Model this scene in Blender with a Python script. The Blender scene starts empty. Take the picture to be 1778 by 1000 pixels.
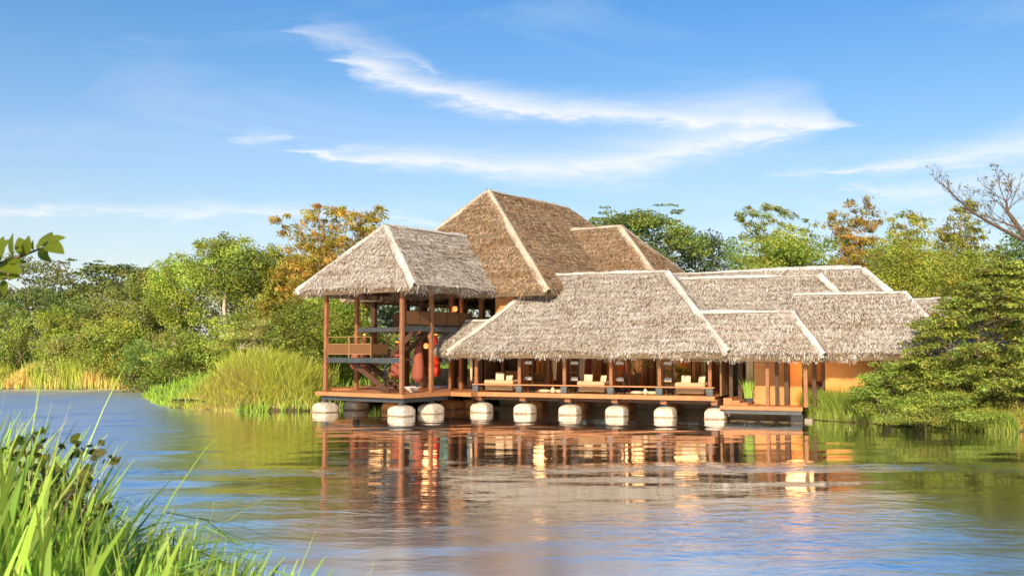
import bpy, math, random
import numpy as np
from mathutils import Vector

rng = np.random.default_rng(7)
random.seed(7)
C = bpy.context.scene.collection
scene = bpy.context.scene

# ------------------------------------------------------------------ camera
EYE = 3.1
FPX, HOR = 1728.0, 605.0            # focal length and horizon row in photo pixels (1778 x 1000)
PITCH = math.atan((HOR - 500.0) / FPX)
cam = bpy.data.cameras.new('camera')
cam.sensor_width = 36.0
cam.lens = 36.0 * FPX / 1778.0
cam.clip_end = 6000.0
cam.clip_start = 0.1
cam.dof.use_dof = True
cam.dof.focus_distance = 46.0
cam.dof.aperture_fstop = 7.0
camo = bpy.data.objects.new('camera', cam)
C.objects.link(camo)
camo.location = (0, 0, EYE)
camo.rotation_euler = (math.pi / 2 + PITCH, 0, 0)
scene.camera = camo

# ------------------------------------------------------------------ light
SUN_DIR = np.array([-0.26, -0.965, 0.0]); SUN_DIR /= np.linalg.norm(SUN_DIR)
SUN_EL = math.radians(25)
SUN = np.array([SUN_DIR[0]*math.cos(SUN_EL), SUN_DIR[1]*math.cos(SUN_EL), math.sin(SUN_EL)])
sl = bpy.data.lights.new('sun', 'SUN')
sl.energy = 4.35
sl.angle = math.radians(1.2)
sl.color = (1.0, 0.84, 0.64)
so = bpy.data.objects.new('sun', sl)
C.objects.link(so)
so.rotation_euler = Vector(SUN).to_track_quat('Z', 'Y').to_euler()
scene.view_settings.view_transform = 'Standard'
scene.view_settings.look = 'None'
scene.view_settings.exposure = 0.55
scene.view_settings.gamma = 1.0
scene.view_settings.use_curve_mapping = False


def N(nt, typ, **kw):
    n = nt.nodes.new(typ)
    for k, v in kw.items():
        setattr(n, k, v)
    return n


def math_n(nt, op, a, b=None, c=None, clamp=False):
    n = N(nt, 'ShaderNodeMath', operation=op, use_clamp=clamp)
    for i, v in enumerate((a, b, c)):
        if v is None:
            continue
        if isinstance(v, (int, float)):
            n.inputs[i].default_value = v
        else:
            nt.links.new(v, n.inputs[i])
    return n.outputs[0]


def mix_n(nt, fac, a, b, blend='MIX'):
    n = N(nt, 'ShaderNodeMix', data_type='RGBA', blend_type=blend)
    for s, v in ((n.inputs[0], fac), (n.inputs[6], a), (n.inputs[7], b)):
        if isinstance(v, (int, float)):
            s.default_value = v
        elif isinstance(v, (tuple, list)):
            s.default_value = (v[0], v[1], v[2], 1.0)
        else:
            nt.links.new(v, s)
    return n.outputs[2]


def ramp_n(nt, fac, stops, interp='LINEAR'):
    n = N(nt, 'ShaderNodeValToRGB')
    cr = n.color_ramp
    cr.interpolation = interp
    while len(cr.elements) < len(stops):
        cr.elements.new(0.5)
    for e, (p, c) in zip(cr.elements, stops):
        e.position = p
        e.color = (c[0], c[1], c[2], 1) if isinstance(c, (tuple, list)) else (c, c, c, 1)
    nt.links.new(fac, n.inputs[0])
    return n.outputs[0]


def noise_n(nt, vec, scale, detail=4.0, rough=0.55, dist=0.0):
    n = N(nt, 'ShaderNodeTexNoise')
    n.inputs['Scale'].default_value = scale
    n.inputs['Detail'].default_value = detail
    n.inputs['Roughness'].default_value = rough
    n.inputs['Distortion'].default_value = dist
    if vec is not None:
        nt.links.new(vec, n.inputs['Vector'])
    return n.outputs[0]


def map_n(nt, vec, scale=(1, 1, 1), rot=(0, 0, 0), loc=(0, 0, 0)):
    n = N(nt, 'ShaderNodeMapping')
    n.inputs['Scale'].default_value = scale
    n.inputs['Rotation'].default_value = rot
    n.inputs['Location'].default_value = loc
    nt.links.new(vec, n.inputs['Vector'])
    return n.outputs[0]


def sky_angles(x, y):
    """photo pixel -> azimuth / elevation of that direction in the sky (degrees)"""
    d = np.array([(x - 889.0) / FPX, 1.0, (500.0 - y) / FPX])
    c, s = math.cos(PITCH), math.sin(PITCH)
    r = np.array([d[0], d[1]*c - d[2]*s, d[1]*s + d[2]*c])
    r /= np.linalg.norm(r)
    return math.degrees(math.atan2(r[0], r[1])), math.degrees(math.asin(r[2]))


def build_world():
    w = bpy.data.worlds.new('World')
    scene.world = w
    w.use_nodes = True
    nt = w.node_tree
    nt.nodes.clear()
    out = N(nt, 'ShaderNodeOutputWorld')
    bg = N(nt, 'ShaderNodeBackground')
    bg.inputs[1].default_value = 0.113
    sky = N(nt, 'ShaderNodeTexSky')
    sky.sky_type = 'NISHITA'
    sky.sun_disc = False
    sky.sun_elevation = SUN_EL
    sky.sun_rotation = math.atan2(SUN_DIR[0], SUN_DIR[1])
    sky.altitude = 0
    sky.air_density = 1.0
    sky.dust_density = 1.3
    sky.ozone_density = 2.6
    hs = N(nt, 'ShaderNodeHueSaturation')
    hs.inputs['Saturation'].default_value = 1.5
    hs.inputs['Hue'].default_value = 0.503
    nt.links.new(sky.outputs[0], hs.inputs['Color'])
    tc = N(nt, 'ShaderNodeTexCoord')
    sep = N(nt, 'ShaderNodeSeparateXYZ')
    nt.links.new(tc.outputs['Generated'], sep.inputs[0])
    az = math_n(nt, 'MULTIPLY', math_n(nt, 'ARCTAN2', sep.outputs[0], sep.outputs[1]), 180/math.pi)
    el = math_n(nt, 'MULTIPLY', math_n(nt, 'ARCSINE', sep.outputs[2]), 180/math.pi)
    comb = N(nt, 'ShaderNodeCombineXYZ')
    nt.links.new(az, comb.inputs[0]); nt.links.new(el, comb.inputs[1])
    P = comb.outputs[0]
    wisp = noise_n(nt, map_n(nt, P, (0.13, 0.62, 1), (0, 0, -0.10)), 1.0, 8, 0.62, 0.6)
    fine = noise_n(nt, map_n(nt, P, (0.42, 1.7, 1), (0, 0, -0.16)), 1.0, 7, 0.66, 0.9)
    warp = math_n(nt, 'MULTIPLY', math_n(nt, 'SUBTRACT', wisp, 0.5), 2.0)
    warp2 = math_n(nt, 'MULTIPLY', math_n(nt, 'SUBTRACT', fine, 0.5), 1.0)
    elw = math_n(nt, 'ADD', math_n(nt, 'ADD', el, warp), warp2)
    total = None

    def band(pts, soft_up, strength):
        """pts: (px, py, half thickness in px); a streak of cirrus along that line of the sky"""
        nonlocal total
        A = [sky_angles(x, y) + (t * 1.7 / FPX * 57.3,) for x, y, t in pts]
        a0, a1 = A[0][0] - 1.5, A[-1][0] + 1.5
        u = math_n(nt, 'DIVIDE', math_n(nt, 'SUBTRACT', az, a0), a1 - a0, clamp=True)

        def curve(vals, vmin, vmax):
            fc = N(nt, 'ShaderNodeFloatCurve')
            cm = fc.mapping.curves[0]
            for i, (p, v) in enumerate(vals):
                vv = (v - vmin) / (vmax - vmin)
                if i == 0:
                    cm.points[0].location = (p, vv)
                elif i == len(vals) - 1:
                    cm.points[-1].location = (p, vv)
                else:
                    cm.points.new(p, vv)
            fc.mapping.update()
            nt.links.new(u, fc.inputs['Value'])
            return math_n(nt, 'MULTIPLY_ADD', fc.outputs[0], vmax - vmin, vmin)
        un = [(a - a0) / (a1 - a0) for a, _, _ in A]
        cl = curve([(0, A[0][1])] + [(p, e) for p, (_, e, _) in zip(un, A)] + [(1, A[-1][1])], -2.0, 26.0)
        wd = curve([(0, 0.0)] + [(p, t) for p, (_, _, t) in zip(un, A)] + [(1, 0.0)], 0.0, 6.0)
        dlt = math_n(nt, 'SUBTRACT', elw, cl)
        up = math_n(nt, 'DIVIDE', math_n(nt, 'MAXIMUM', dlt, 0.0), soft_up)
        dn = math_n(nt, 'MAXIMUM', math_n(nt, 'MULTIPLY', dlt, -1.0), 0.0)
        dist = math_n(nt, 'ADD', up, dn)
        m = math_n(nt, 'SUBTRACT', 1.0, math_n(nt, 'DIVIDE', dist, math_n(nt, 'ADD', wd, 0.02)), clamp=True)
        m = math_n(nt, 'MULTIPLY', math_n(nt, 'POWER', m, 1.9), 0.95)
        m = math_n(nt, 'MULTIPLY', math_n(nt, 'MULTIPLY', m, strength), math_n(nt, 'MULTIPLY', wd, 4.0, clamp=True))
        total = m if total is None else math_n(nt, 'MAXIMUM', total, m)

    band([(598, 112, 8), (640, 118, 24), (700, 140, 20), (800, 170, 17), (950, 192, 18), (1100, 206, 22),
          (1230, 212, 30), (1340, 212, 34), (1420, 210, 24), (1462, 210, 4)], 1.7, 1.1)
    band([(520, 266, 4), (600, 270, 12), (680, 274, 18), (780, 282, 20), (900, 292, 22), (1010, 294, 28), (1110, 286, 34),
          (1200, 256, 30), (1300, 238, 22), (1420, 222, 14), (1480, 214, 3)], 1.3, 1.0)
    band([(520, 62, 6), (560, 66, 18), (600, 72, 18), (640, 84, 16), (700, 100, 12), (760, 120, 3)], 1.6, 0.5)
    band([(1440, 302, 4), (1500, 296, 12), (1600, 284, 18), (1700, 268, 22), (1778, 256, 26), (1900, 240, 26), (2050, 230, 5)], 1.3, 0.9)
    band([(1480, 330, 4), (1600, 330, 14), (1720, 318, 28), (1850, 312, 28), (2000, 320, 5)], 1.2, 0.7)
    band([(-300, 366, 8), (-50, 368, 9), (120, 366, 9), (300, 370, 11), (480, 370, 13), (620, 372, 13), (760, 386, 4)], 1.3, 0.7)
    band([(400, 246, 2), (430, 245, 8), (470, 244, 10), (520, 242, 2)], 1.3, 0.5)
    band([(1330, 305, 2), (1400, 300, 11), (1450, 300, 2)], 1.3, 0.4)
    # thin veil spread over the whole dome
    veil = noise_n(nt, map_n(nt, P, (0.035, 0.16, 1), (0, 0, -0.13), (3.1, 0.4, 0)), 1.0, 7, 0.6, 0.8)
    veil = math_n(nt, 'MULTIPLY', math_n(nt, 'SUBTRACT', veil, 0.47, clamp=True), 0.8)
    puff = noise_n(nt, map_n(nt, P, (0.17, 0.42, 1), (0, 0, 0), (1.7, 2.2, 0)), 1.0, 6, 0.6, 0.2)
    puff = math_n(nt, 'MULTIPLY', math_n(nt, 'SUBTRACT', puff, 0.52, clamp=True), 5.0)
    low = math_n(nt, 'SUBTRACT', 1.0, math_n(nt, 'ABSOLUTE', math_n(nt, 'DIVIDE', math_n(nt, 'SUBTRACT', el, 6.0), 3.2)), clamp=True)
    puff = math_n(nt, 'MULTIPLY', puff, low)
    tex = math_n(nt, 'MULTIPLY_ADD', fine, 1.0, 0.32)
    total = math_n(nt, 'MULTIPLY', total, tex)
    cov = math_n(nt, 'ADD', math_n(nt, 'ADD', total, veil), math_n(nt, 'MULTIPLY', puff, 0.5), clamp=True)
    hz = math_n(nt, 'EXPONENT', math_n(nt, 'DIVIDE', math_n(nt, 'MAXIMUM', el, 0.0), -10.0))
    cov = math_n(nt, 'MULTIPLY', cov, 0.93)
    cloud = (6.0, 6.1, 6.2)
    col = mix_n(nt, math_n(nt, 'MULTIPLY', hz, 0.85, clamp=True), hs.outputs[0], (5.6, 5.6, 5.45))
    col = mix_n(nt, cov, col, cloud)
    nt.links.new(col, bg.inputs[0])
    nt.links.new(bg.outputs[0], out.inputs[0])


build_world()

# ------------------------------------------------------------------ mesh helpers


def mesh_arrays(name, V, F, mat, parent=None, tint=None, smooth=False, link=True):
    """V (n,3) float, F (m,k) int -> one mesh object"""
    V = np.asarray(V, dtype=np.float32); F = np.asarray(F, dtype=np.int32)
    me = bpy.data.meshes.new(name)
    k = F.shape[1]
    me.vertices.add(len(V)); me.vertices.foreach_set('co', V.ravel())
    me.loops.add(F.size); me.loops.foreach_set('vertex_index', F.ravel())
    me.polygons.add(len(F))
    me.polygons.foreach_set('loop_start', np.arange(0, F.size, k, dtype=np.int32))
    if smooth:
        me.polygons.foreach_set('use_smooth', np.ones(len(F), dtype=bool))
    me.update(calc_edges=True)
    if tint is not None:
        a = me.color_attributes.new('tint', 'FLOAT_COLOR', 'POINT')
        t = np.ones((len(V), 4), dtype=np.float32)
        tt = np.asarray(tint, dtype=np.float32)
        t[:, :tt.shape[1]] = tt
        a.data.foreach_set('color', t.ravel())
    me.materials.append(mat)
    o = bpy.data.objects.new(name, me)
    if link:
        C.objects.link(o)
    if parent is not None:
        o.parent = parent
    return o


class MB:
    def __init__(self):
        self.v = []; self.f = []

    def quad_box(self, c, s, rz=0.0, rx=0.0, ry=0.0):
        from mathutils import Euler
        R = Euler((rx, ry, rz)).to_matrix()
        b = len(self.v)
        for dz in (-.5, .5):
            for dx, dy in ((-.5, -.5), (.5, -.5), (.5, .5), (-.5, .5)):
                self.v.append(tuple(Vector(c) + R @ Vector((dx*s[0], dy*s[1], dz*s[2]))))
        self.f += [(b+3, b+2, b+1, b), (b+4, b+5, b+6, b+7)]
        for i in range(4):
            j = (i+1) % 4
            self.f.append((b+i, b+j, b+4+j, b+4+i))
        return self

    def box(self, x0, x1, y0, y1, z0, z1):
        return self.quad_box(((x0+x1)/2, (y0+y1)/2, (z0+z1)/2), (abs(x1-x0), abs(y1-y0), abs(z1-z0)))

    def beam(self, p, q, w, h):
        """square bar from p to q; w across, h up"""
        p = Vector(p); q = Vector(q); d = (q-p).normalized()
        side = d.cross(Vector((0, 0, 1)))
        if side.length < 1e-4:
            side = Vector((1, 0, 0))
        side.normalize(); up = side.cross(d)
        b = len(self.v)
        for e in (p, q):
            for a, c in ((-1, -1), (1, -1), (1, 1), (-1, 1)):
                self.v.append(tuple(e + side*(a*w/2) + up*(c*h/2)))
        self.f += [(b, b+1, b+2, b+3), (b+7, b+6, b+5, b+4)]
        for i in range(4):
            j = (i+1) % 4
            self.f.append((b+i, b+4+i, b+4+j, b+j))
        return self

    def tube(self, pts, rad, n=6, cap=True):
        pts = [Vector(p) for p in pts]
        b = len(self.v)
        if isinstance(rad, (int, float)):
            rad = [rad]*len(pts)
        prev = None
        for i, p in enumerate(pts):
            d = (pts[min(i+1, len(pts)-1)] - pts[max(i-1, 0)]).normalized()
            s = d.cross(Vector((0, 0, 1))) if prev is None else prev - d*prev.dot(d)
            if s.length < 1e-3:
                s = d.cross(Vector((0, 1, 0)))
            s.normalize(); prev = s
            t = d.cross(s)
            for k in range(n):
                a = 2*math.pi*k/n
                self.v.append(tuple(p + (s*math.cos(a) + t*math.sin(a))*rad[i]))
        for i in range(len(pts)-1):
            for k in range(n):
                k2 = (k+1) % n
                self.f.append((b+i*n+k, b+i*n+k2, b+(i+1)*n+k2, b+(i+1)*n+k))
        if cap:
            self.f.append(tuple(b+k for k in range(n))[::-1])
            e = b+(len(pts)-1)*n
            self.f.append(tuple(e+k for k in range(n)))
        return self

    def lathe(self, c, prof, n=16, sq=None):
        """prof: (radius, z); sq: None round, else superellipse power"""
        b = len(self.v)
        for r, z in prof:
            for k in range(n):
                a = 2*math.pi*(k+0.5)/n
                x, y = math.cos(a), math.sin(a)
                if sq:
                    m = (abs(x)**sq + abs(y)**sq)**(1.0/sq)
                    x, y = x/m, y/m
                self.v.append((c[0]+x*r, c[1]+y*r, c[2]+z))
        for i in range(len(prof)-1):
            for k in range(n):
                k2 = (k+1) % n
                self.f.append((b+i*n+k, b+i*n+k2, b+(i+1)*n+k2, b+(i+1)*n+k))
        self.f.append(tuple(b+k for k in range(n))[::-1])
        e = b+(len(prof)-1)*n
        self.f.append(tuple(e+k for k in range(n)))
        return self

    def build(self, name, mat, parent=None, smooth=None, bevel=0.0):
        me = bpy.data.meshes.new(name)
        me.from_pydata([tuple(map(float, p)) for p in self.v], [], self.f)
        me.update()
        if smooth is not None:
            me.polygons.foreach_set('use_smooth', [True]*len(me.polygons))
            me.set_sharp_from_angle(angle=math.radians(smooth))
        me.materials.append(mat)
        o = bpy.data.objects.new(name, me)
        C.objects.link(o)
        if parent is not None:
            o.parent = parent
        if bevel:
            m = o.modifiers.new('bevel', 'BEVEL'); m.width = bevel; m.segments = 2; m.limit_method = 'ANGLE'
        return o


def tag(o, label=None, cat=None, group=None, kind=None):
    if label: o['label'] = label
    if cat: o['category'] = cat
    if group: o['group'] = group
    if kind: o['kind'] = kind
    return o


def empty(name, loc, rz=0.0):
    o = bpy.data.objects.new(name, None)
    o.empty_display_size = 0.3
    C.objects.link(o)
    o.location = loc
    o.rotation_euler = (0, 0, rz)
    return o


def copy_tree(o, parent=None):
    c = o.copy(); C.objects.link(c)
    if parent is not None:
        c.parent = parent
    for ch in [x for x in bpy.data.objects if x.parent == o]:
        copy_tree(ch, c)
    return c

# ------------------------------------------------------------------ materials


def new_mat(name):
    m = bpy.data.materials.new(name)
    m.use_nodes = True
    nt = m.node_tree
    b = nt.nodes['Principled BSDF']
    return m, nt, b


def grainy(name, c1, c2, rough=0.6, scale=6.0, stretch=(1, 1, 1), bump=0.3, spec=0.3, detail=6):
    m, nt, b = new_mat(name)
    tc = N(nt, 'ShaderNodeTexCoord')
    v = map_n(nt, tc.outputs['Object'], stretch)
    n1 = noise_n(nt, v, scale, detail, 0.6, 0.3)
    n2 = noise_n(nt, tc.outputs['Object'], scale*0.25, 3, 0.5)
    f = math_n(nt, 'MULTIPLY_ADD', n1, 0.65, math_n(nt, 'MULTIPLY', n2, 0.35))
    col = ramp_n(nt, f, [(0.3, c1), (0.7, c2)])
    nt.links.new(col, b.inputs['Base Color'])
    b.inputs['Roughness'].default_value = rough
    b.inputs['Specular IOR Level'].default_value = spec
    if bump:
        bp = N(nt, 'ShaderNodeBump')
        bp.inputs['Strength'].default_value = bump
        bp.inputs['Distance'].default_value = 0.02
        nt.links.new(n1, bp.inputs['Height'])
        nt.links.new(bp.outputs[0], b.inputs['Normal'])
    return m


def thatch_mat(name, stops, pale, pale_amt, warm):
    m, nt, b = new_mat(name)
    geo = N(nt, 'ShaderNodeNewGeometry')
    tc = N(nt, 'ShaderNodeTexCoord')
    base = ramp_n(nt, geo.outputs['Random Per Island'], stops)
    big = noise_n(nt, map_n(nt, tc.outputs['Object'], (0.40, 0.40, 3.4)), 1.0, 6, 0.65, 0.5)
    f = math_n(nt, 'MULTIPLY', math_n(nt, 'MULTIPLY', math_n(nt, 'SUBTRACT', big, 0.46, clamp=True), 5.0, clamp=True), pale_amt)
    c = mix_n(nt, f, base, pale)
    wn = noise_n(nt, map_n(nt, tc.outputs['Object'], (0.35, 0.35, 2.6), (0, 0, 0), (5, 2, 1)), 1.0, 6, 0.68, 0.6)
    f2 = math_n(nt, 'MULTIPLY', math_n(nt, 'MULTIPLY', math_n(nt, 'SUBTRACT', wn, 0.47, clamp=True), 6.0, clamp=True), 0.75)
    c = mix_n(nt, f2, c, warm, 'MULTIPLY')
    nt.links.new(c, b.inputs['Base Color'])
    b.inputs['Roughness'].default_value = 0.85
    b.inputs['Specular IOR Level'].default_value = 0.15
    return m


def leaf_mat(name, col, trans=0.35, rough=0.5, var=0.26, hue=0.018):
    m, nt, b = new_mat(name)
    geo = N(nt, 'ShaderNodeNewGeometry')
    at = N(nt, 'ShaderNodeAttribute', attribute_name='tint')
    c = mix_n(nt, 1.0, tuple(col), at.outputs['Color'], 'MULTIPLY')
    hs = N(nt, 'ShaderNodeHueSaturation')
    r = geo.outputs['Random Per Island']
    nt.links.new(math_n(nt, 'MULTIPLY_ADD', r, hue*2, 0.5-hue), hs.inputs['Hue'])
    r2 = math_n(nt, 'FRACT', math_n(nt, 'MULTIPLY', r, 37.7))
    nt.links.new(math_n(nt, 'MULTIPLY_ADD', r2, var*2, 1-var), hs.inputs['Value'])
    nt.links.new(c, hs.inputs['Color'])
    nt.links.new(hs.outputs[0], b.inputs['Base Color'])
    b.inputs['Roughness'].default_value = rough
    b.inputs['Specular IOR Level'].default_value = 0.25
    tr = N(nt, 'ShaderNodeBsdfTranslucent')
    tcx = mix_n(nt, 1.0, hs.outputs[0], (1.25, 1.2, 0.6), 'MULTIPLY')
    nt.links.new(tcx, tr.inputs[0])
    mx = N(nt, 'ShaderNodeMixShader')
    mx.inputs[0].default_value = trans
    nt.links.new(b.outputs[0], mx.inputs[1]); nt.links.new(tr.outputs[0], mx.inputs[2])
    nt.links.new(mx.outputs[0], nt.nodes['Material Output'].inputs[0])
    return m


M = {}
M['wood'] = grainy('rusty_wood', (0.11, 0.045, 0.018), (0.40, 0.17, 0.075), 0.55, 9, (6, 6, 0.7))
M['deck'] = grainy('deck_wood', (0.28, 0.105, 0.04), (0.60, 0.26, 0.10), 0.5, 7, (0.7, 6, 6), 0.2)
M['dark_wood'] = grainy('dark_wood', (0.045, 0.022, 0.012), (0.11, 0.055, 0.025), 0.6, 8, (6, 6, 0.7))
M['panel_wood'] = grainy('panel_wood', (0.15, 0.075, 0.028), (0.26, 0.135, 0.05), 0.6, 8, (5, 5, 0.6))
M['steel'] = grainy('painted_steel', (0.035, 0.04, 0.042), (0.07, 0.075, 0.075), 0.45, 5, (1, 1, 1), 0.1, 0.5)
M['bracket'] = grainy('grey_bracket', (0.06, 0.07, 0.07), (0.11, 0.12, 0.12), 0.6, 8)
M['mesh_panel'] = grainy('woven_panel', (0.11, 0.048, 0.014), (0.20, 0.092, 0.03), 0.6, 45, (1, 1, 1), 0.5)
M['dark_panel'] = grainy('dark_woven_panel', (0.10, 0.045, 0.014), (0.18, 0.085, 0.03), 0.7, 45, (1, 1, 1), 0.5)
M['panel_frame'] = grainy('panel_frame', (0.24, 0.13, 0.05), (0.36, 0.20, 0.09), 0.5, 10)
M['stone'] = grainy('pale_stone', (0.34, 0.26, 0.17), (0.70, 0.62, 0.50), 0.75, 4, (1, 1, 1), 0.35)
M['stain'] = grainy('waterline_stain', (0.12, 0.09, 0.045), (0.38, 0.30, 0.19), 0.6, 9)
M['concrete'] = grainy('weathered_concrete', (0.16, 0.14, 0.10), (0.32, 0.27, 0.19), 0.85, 3)
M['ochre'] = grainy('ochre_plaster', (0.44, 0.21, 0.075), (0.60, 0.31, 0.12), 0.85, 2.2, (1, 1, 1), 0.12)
M['orange'] = grainy('orange_plaster', (0.62, 0.24, 0.06), (0.74, 0.32, 0.10), 0.85, 1.6, (1, 1, 1), 0.10)
M['cream'] = grainy('cream_plaster', (0.60, 0.45, 0.26), (0.74, 0.58, 0.38), 0.85, 2, (1, 1, 1), 0.1)
M['sofa'] = grainy('sofa_fabric', (0.42, 0.29, 0.15), (0.54, 0.39, 0.22), 0.9, 30)
M['pillow'] = grainy('pillow_fabric', (0.56, 0.43, 0.27), (0.68, 0.55, 0.37), 0.9, 25)
M['brown_fabric'] = grainy('brown_fabric', (0.24, 0.13, 0.05), (0.34, 0.20, 0.08), 0.9, 25)
M['drape'] = grainy('drape_cloth', (0.66, 0.48, 0.28), (0.80, 0.62, 0.40), 0.9, 9, (6, 6, 0.5))
M['red_fabric'] = grainy('red_fabric', (0.24, 0.062, 0.036), (0.33, 0.095, 0.055), 0.85, 20, (1, 1, 1), 0.15)
M['bright_red'] = grainy('scarlet_fabric', (0.45, 0.04, 0.02), (0.58, 0.06, 0.03), 0.8, 20)
M['black'] = grainy('black_lacquer', (0.012, 0.012, 0.012), (0.03, 0.028, 0.026), 0.5, 10)
M['white'] = grainy('white_towel', (0.74, 0.68, 0.60), (0.86, 0.82, 0.76), 0.95, 30)
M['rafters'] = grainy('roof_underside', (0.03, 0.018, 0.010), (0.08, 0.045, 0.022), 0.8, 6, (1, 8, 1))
M['bark'] = grainy('bark', (0.09, 0.065, 0.04), (0.20, 0.15, 0.10), 0.9, 6, (3, 3, 0.6), 0.6)
M['pale_bark'] = grainy('pale_bark', (0.34, 0.28, 0.20), (0.58, 0.50, 0.38), 0.85, 4, (3, 3, 0.8), 0.4)
M['red_bark'] = grainy('reddish_bark', (0.09, 0.060, 0.042), (0.20, 0.14, 0.10), 0.9, 6, (3, 3, 0.8), 0.5)
M['culm'] = grainy('bamboo_culm', (0.34, 0.17, 0.05), (0.55, 0.30, 0.10), 0.5, 5, (3, 3, 0.6))
M['soil'] = grainy('earth', (0.08, 0.065, 0.025), (0.15, 0.13, 0.045), 0.95, 0.8, (1, 1, 1), 0.6)
M['cord'] = grainy('netting_cord', (0.07, 0.05, 0.03), (0.15, 0.11, 0.07), 0.9, 20)

PALE_STOPS = [(0.0, (0.035, 0.022, 0.012)), (0.10, (0.07, 0.045, 0.025)), (0.22, (0.28, 0.215, 0.14)), (0.42, (0.48, 0.42, 0.335)), (0.72, (0.66, 0.60, 0.52)), (1.0, (0.88, 0.84, 0.77))]
TAN_STOPS = [(0.0, (0.035, 0.020, 0.010)), (0.12, (0.06, 0.035, 0.016)), (0.24, (0.22, 0.135, 0.07)), (0.5, (0.40, 0.26, 0.14)), (0.8, (0.56, 0.39, 0.23)), (1.0, (0.80, 0.64, 0.46))]
M['thatch_under'] = grainy('thatch_underlayer', (0.07, 0.045, 0.022), (0.20, 0.14, 0.08), 0.9, 18)  # coloured dark so gaps between strands look like self-shadow
M['thatch_pale'] = thatch_mat('pale_thatch', PALE_STOPS, (0.80, 0.76, 0.68), 0.45, (0.74, 0.64, 0.52))
M['thatch_tan'] = thatch_mat('tan_thatch', TAN_STOPS, (0.52, 0.42, 0.29), 0.35, (0.80, 0.66, 0.52))
M['thatch_mid'] = thatch_mat('mid_thatch', [(p, tuple((a+b)/2 for a, b in zip(c, d))) for (p, c), (_, d) in zip(PALE_STOPS, TAN_STOPS)],
                             (0.66, 0.58, 0.47), 0.5, (0.92, 0.72, 0.52))


def cap_mat(name, c1, c2):
    m, nt, b = new_mat(name)
    tc = N(nt, 'ShaderNodeTexCoord')
    n1 = noise_n(nt, tc.outputs['Object'], 5, 6, 0.65, 0.5)
    n2 = noise_n(nt, tc.outputs['Object'], 1.1, 4, 0.6)
    col = ramp_n(nt, math_n(nt, 'MULTIPLY_ADD', n1, 0.6, math_n(nt, 'MULTIPLY', n2, 0.4)), [(0.32, c1), (0.62, c2)])
    vo = N(nt, 'ShaderNodeTexVoronoi', feature='DISTANCE_TO_EDGE')
    vo.inputs['Scale'].default_value = 2.3
    nt.links.new(tc.outputs['Object'], vo.inputs['Vector'])
    net = math_n(nt, 'LESS_THAN', vo.outputs['Distance'], 0.018)
    gi = N(nt, 'ShaderNodeNewGeometry')
    col = mix_n(nt, 1.0, col, ramp_n(nt, gi.outputs['Random Per Island'], [(0.0, (.45, .40, .34)), (.35, (.85, .83, .80)), (1.0, (1.1, 1.08, 1.05))]), 'MULTIPLY')
    col = mix_n(nt, math_n(nt, 'MULTIPLY', net, 0.45), col, (0.22, 0.17, 0.12))
    nt.links.new(col, b.inputs['Base Color'])
    b.inputs['Roughness'].default_value = 0.9
    bp = N(nt, 'ShaderNodeBump'); bp.inputs['Strength'].default_value = 0.6; bp.inputs['Distance'].default_value = 0.04
    nt.links.new(n1, bp.inputs['Height']); nt.links.new(bp.outputs[0], b.inputs['Normal'])
    return m


M['cap_pale'] = cap_mat('pale_ridge_cap', (0.46, 0.41, 0.34), (0.80, 0.76, 0.70))
M['cap_tan'] = cap_mat('tan_ridge_cap', (0.40, 0.32, 0.22), (0.70, 0.59, 0.46))

# ------------------------------------------------------------------ terrain and water
POLY = np.array([(200, -12), (40, 2), (15, 6), (5, 7), (1, 7.5), (-2, 8.5), (-5, 10.5), (-9, 13), (-16, 17), (-40, 26), (-200, 55),
                 (-200, 92), (-60, 79), (-39, 76.5), (-28.5, 76), (-24.6, 70), (-23.3, 63.8), (-20, 56.5), (-17.5, 52.4), (-13.2, 49.6), (-10.2, 49.4),
                 (-9.2, 52.5), (-7, 57), (-2, 57.5), (3, 54.6), (8, 51.6), (11.4, 48.6), (12.4, 46), (13.0, 43.6), (14.3, 41.6), (16.2, 39.4),
                 (18.3, 37.2), (21, 35.6), (30, 33), (60, 30), (200, 22)], dtype=float)


def signed_dist(X, Y):
    """> 0 on land, < 0 over the water"""
    P = np.stack([X.ravel(), Y.ravel()], 1)
    d2 = np.full(len(P), 1e18); inside = np.zeros(len(P), bool)
    n = len(POLY)
    for i in range(n):
        a, b = POLY[i], POLY[(i+1) % n]
        ab = b-a
        t = np.clip(((P-a) @ ab)/(ab @ ab), 0, 1)
        q = a + t[:, None]*ab - P
        d2 = np.minimum(d2, (q**2).sum(1))
        cond = ((a[1] > P[:, 1]) != (b[1] > P[:, 1]))
        with np.errstate(divide='ignore', invalid='ignore'):
            xi = (b[0]-a[0])*(P[:, 1]-a[1])/(b[1]-a[1]+1e-12)+a[0]
        inside ^= cond & (P[:, 0] < xi)
    d = np.sqrt(d2)
    return np.where(inside, -d, d).reshape(X.shape)


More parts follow.
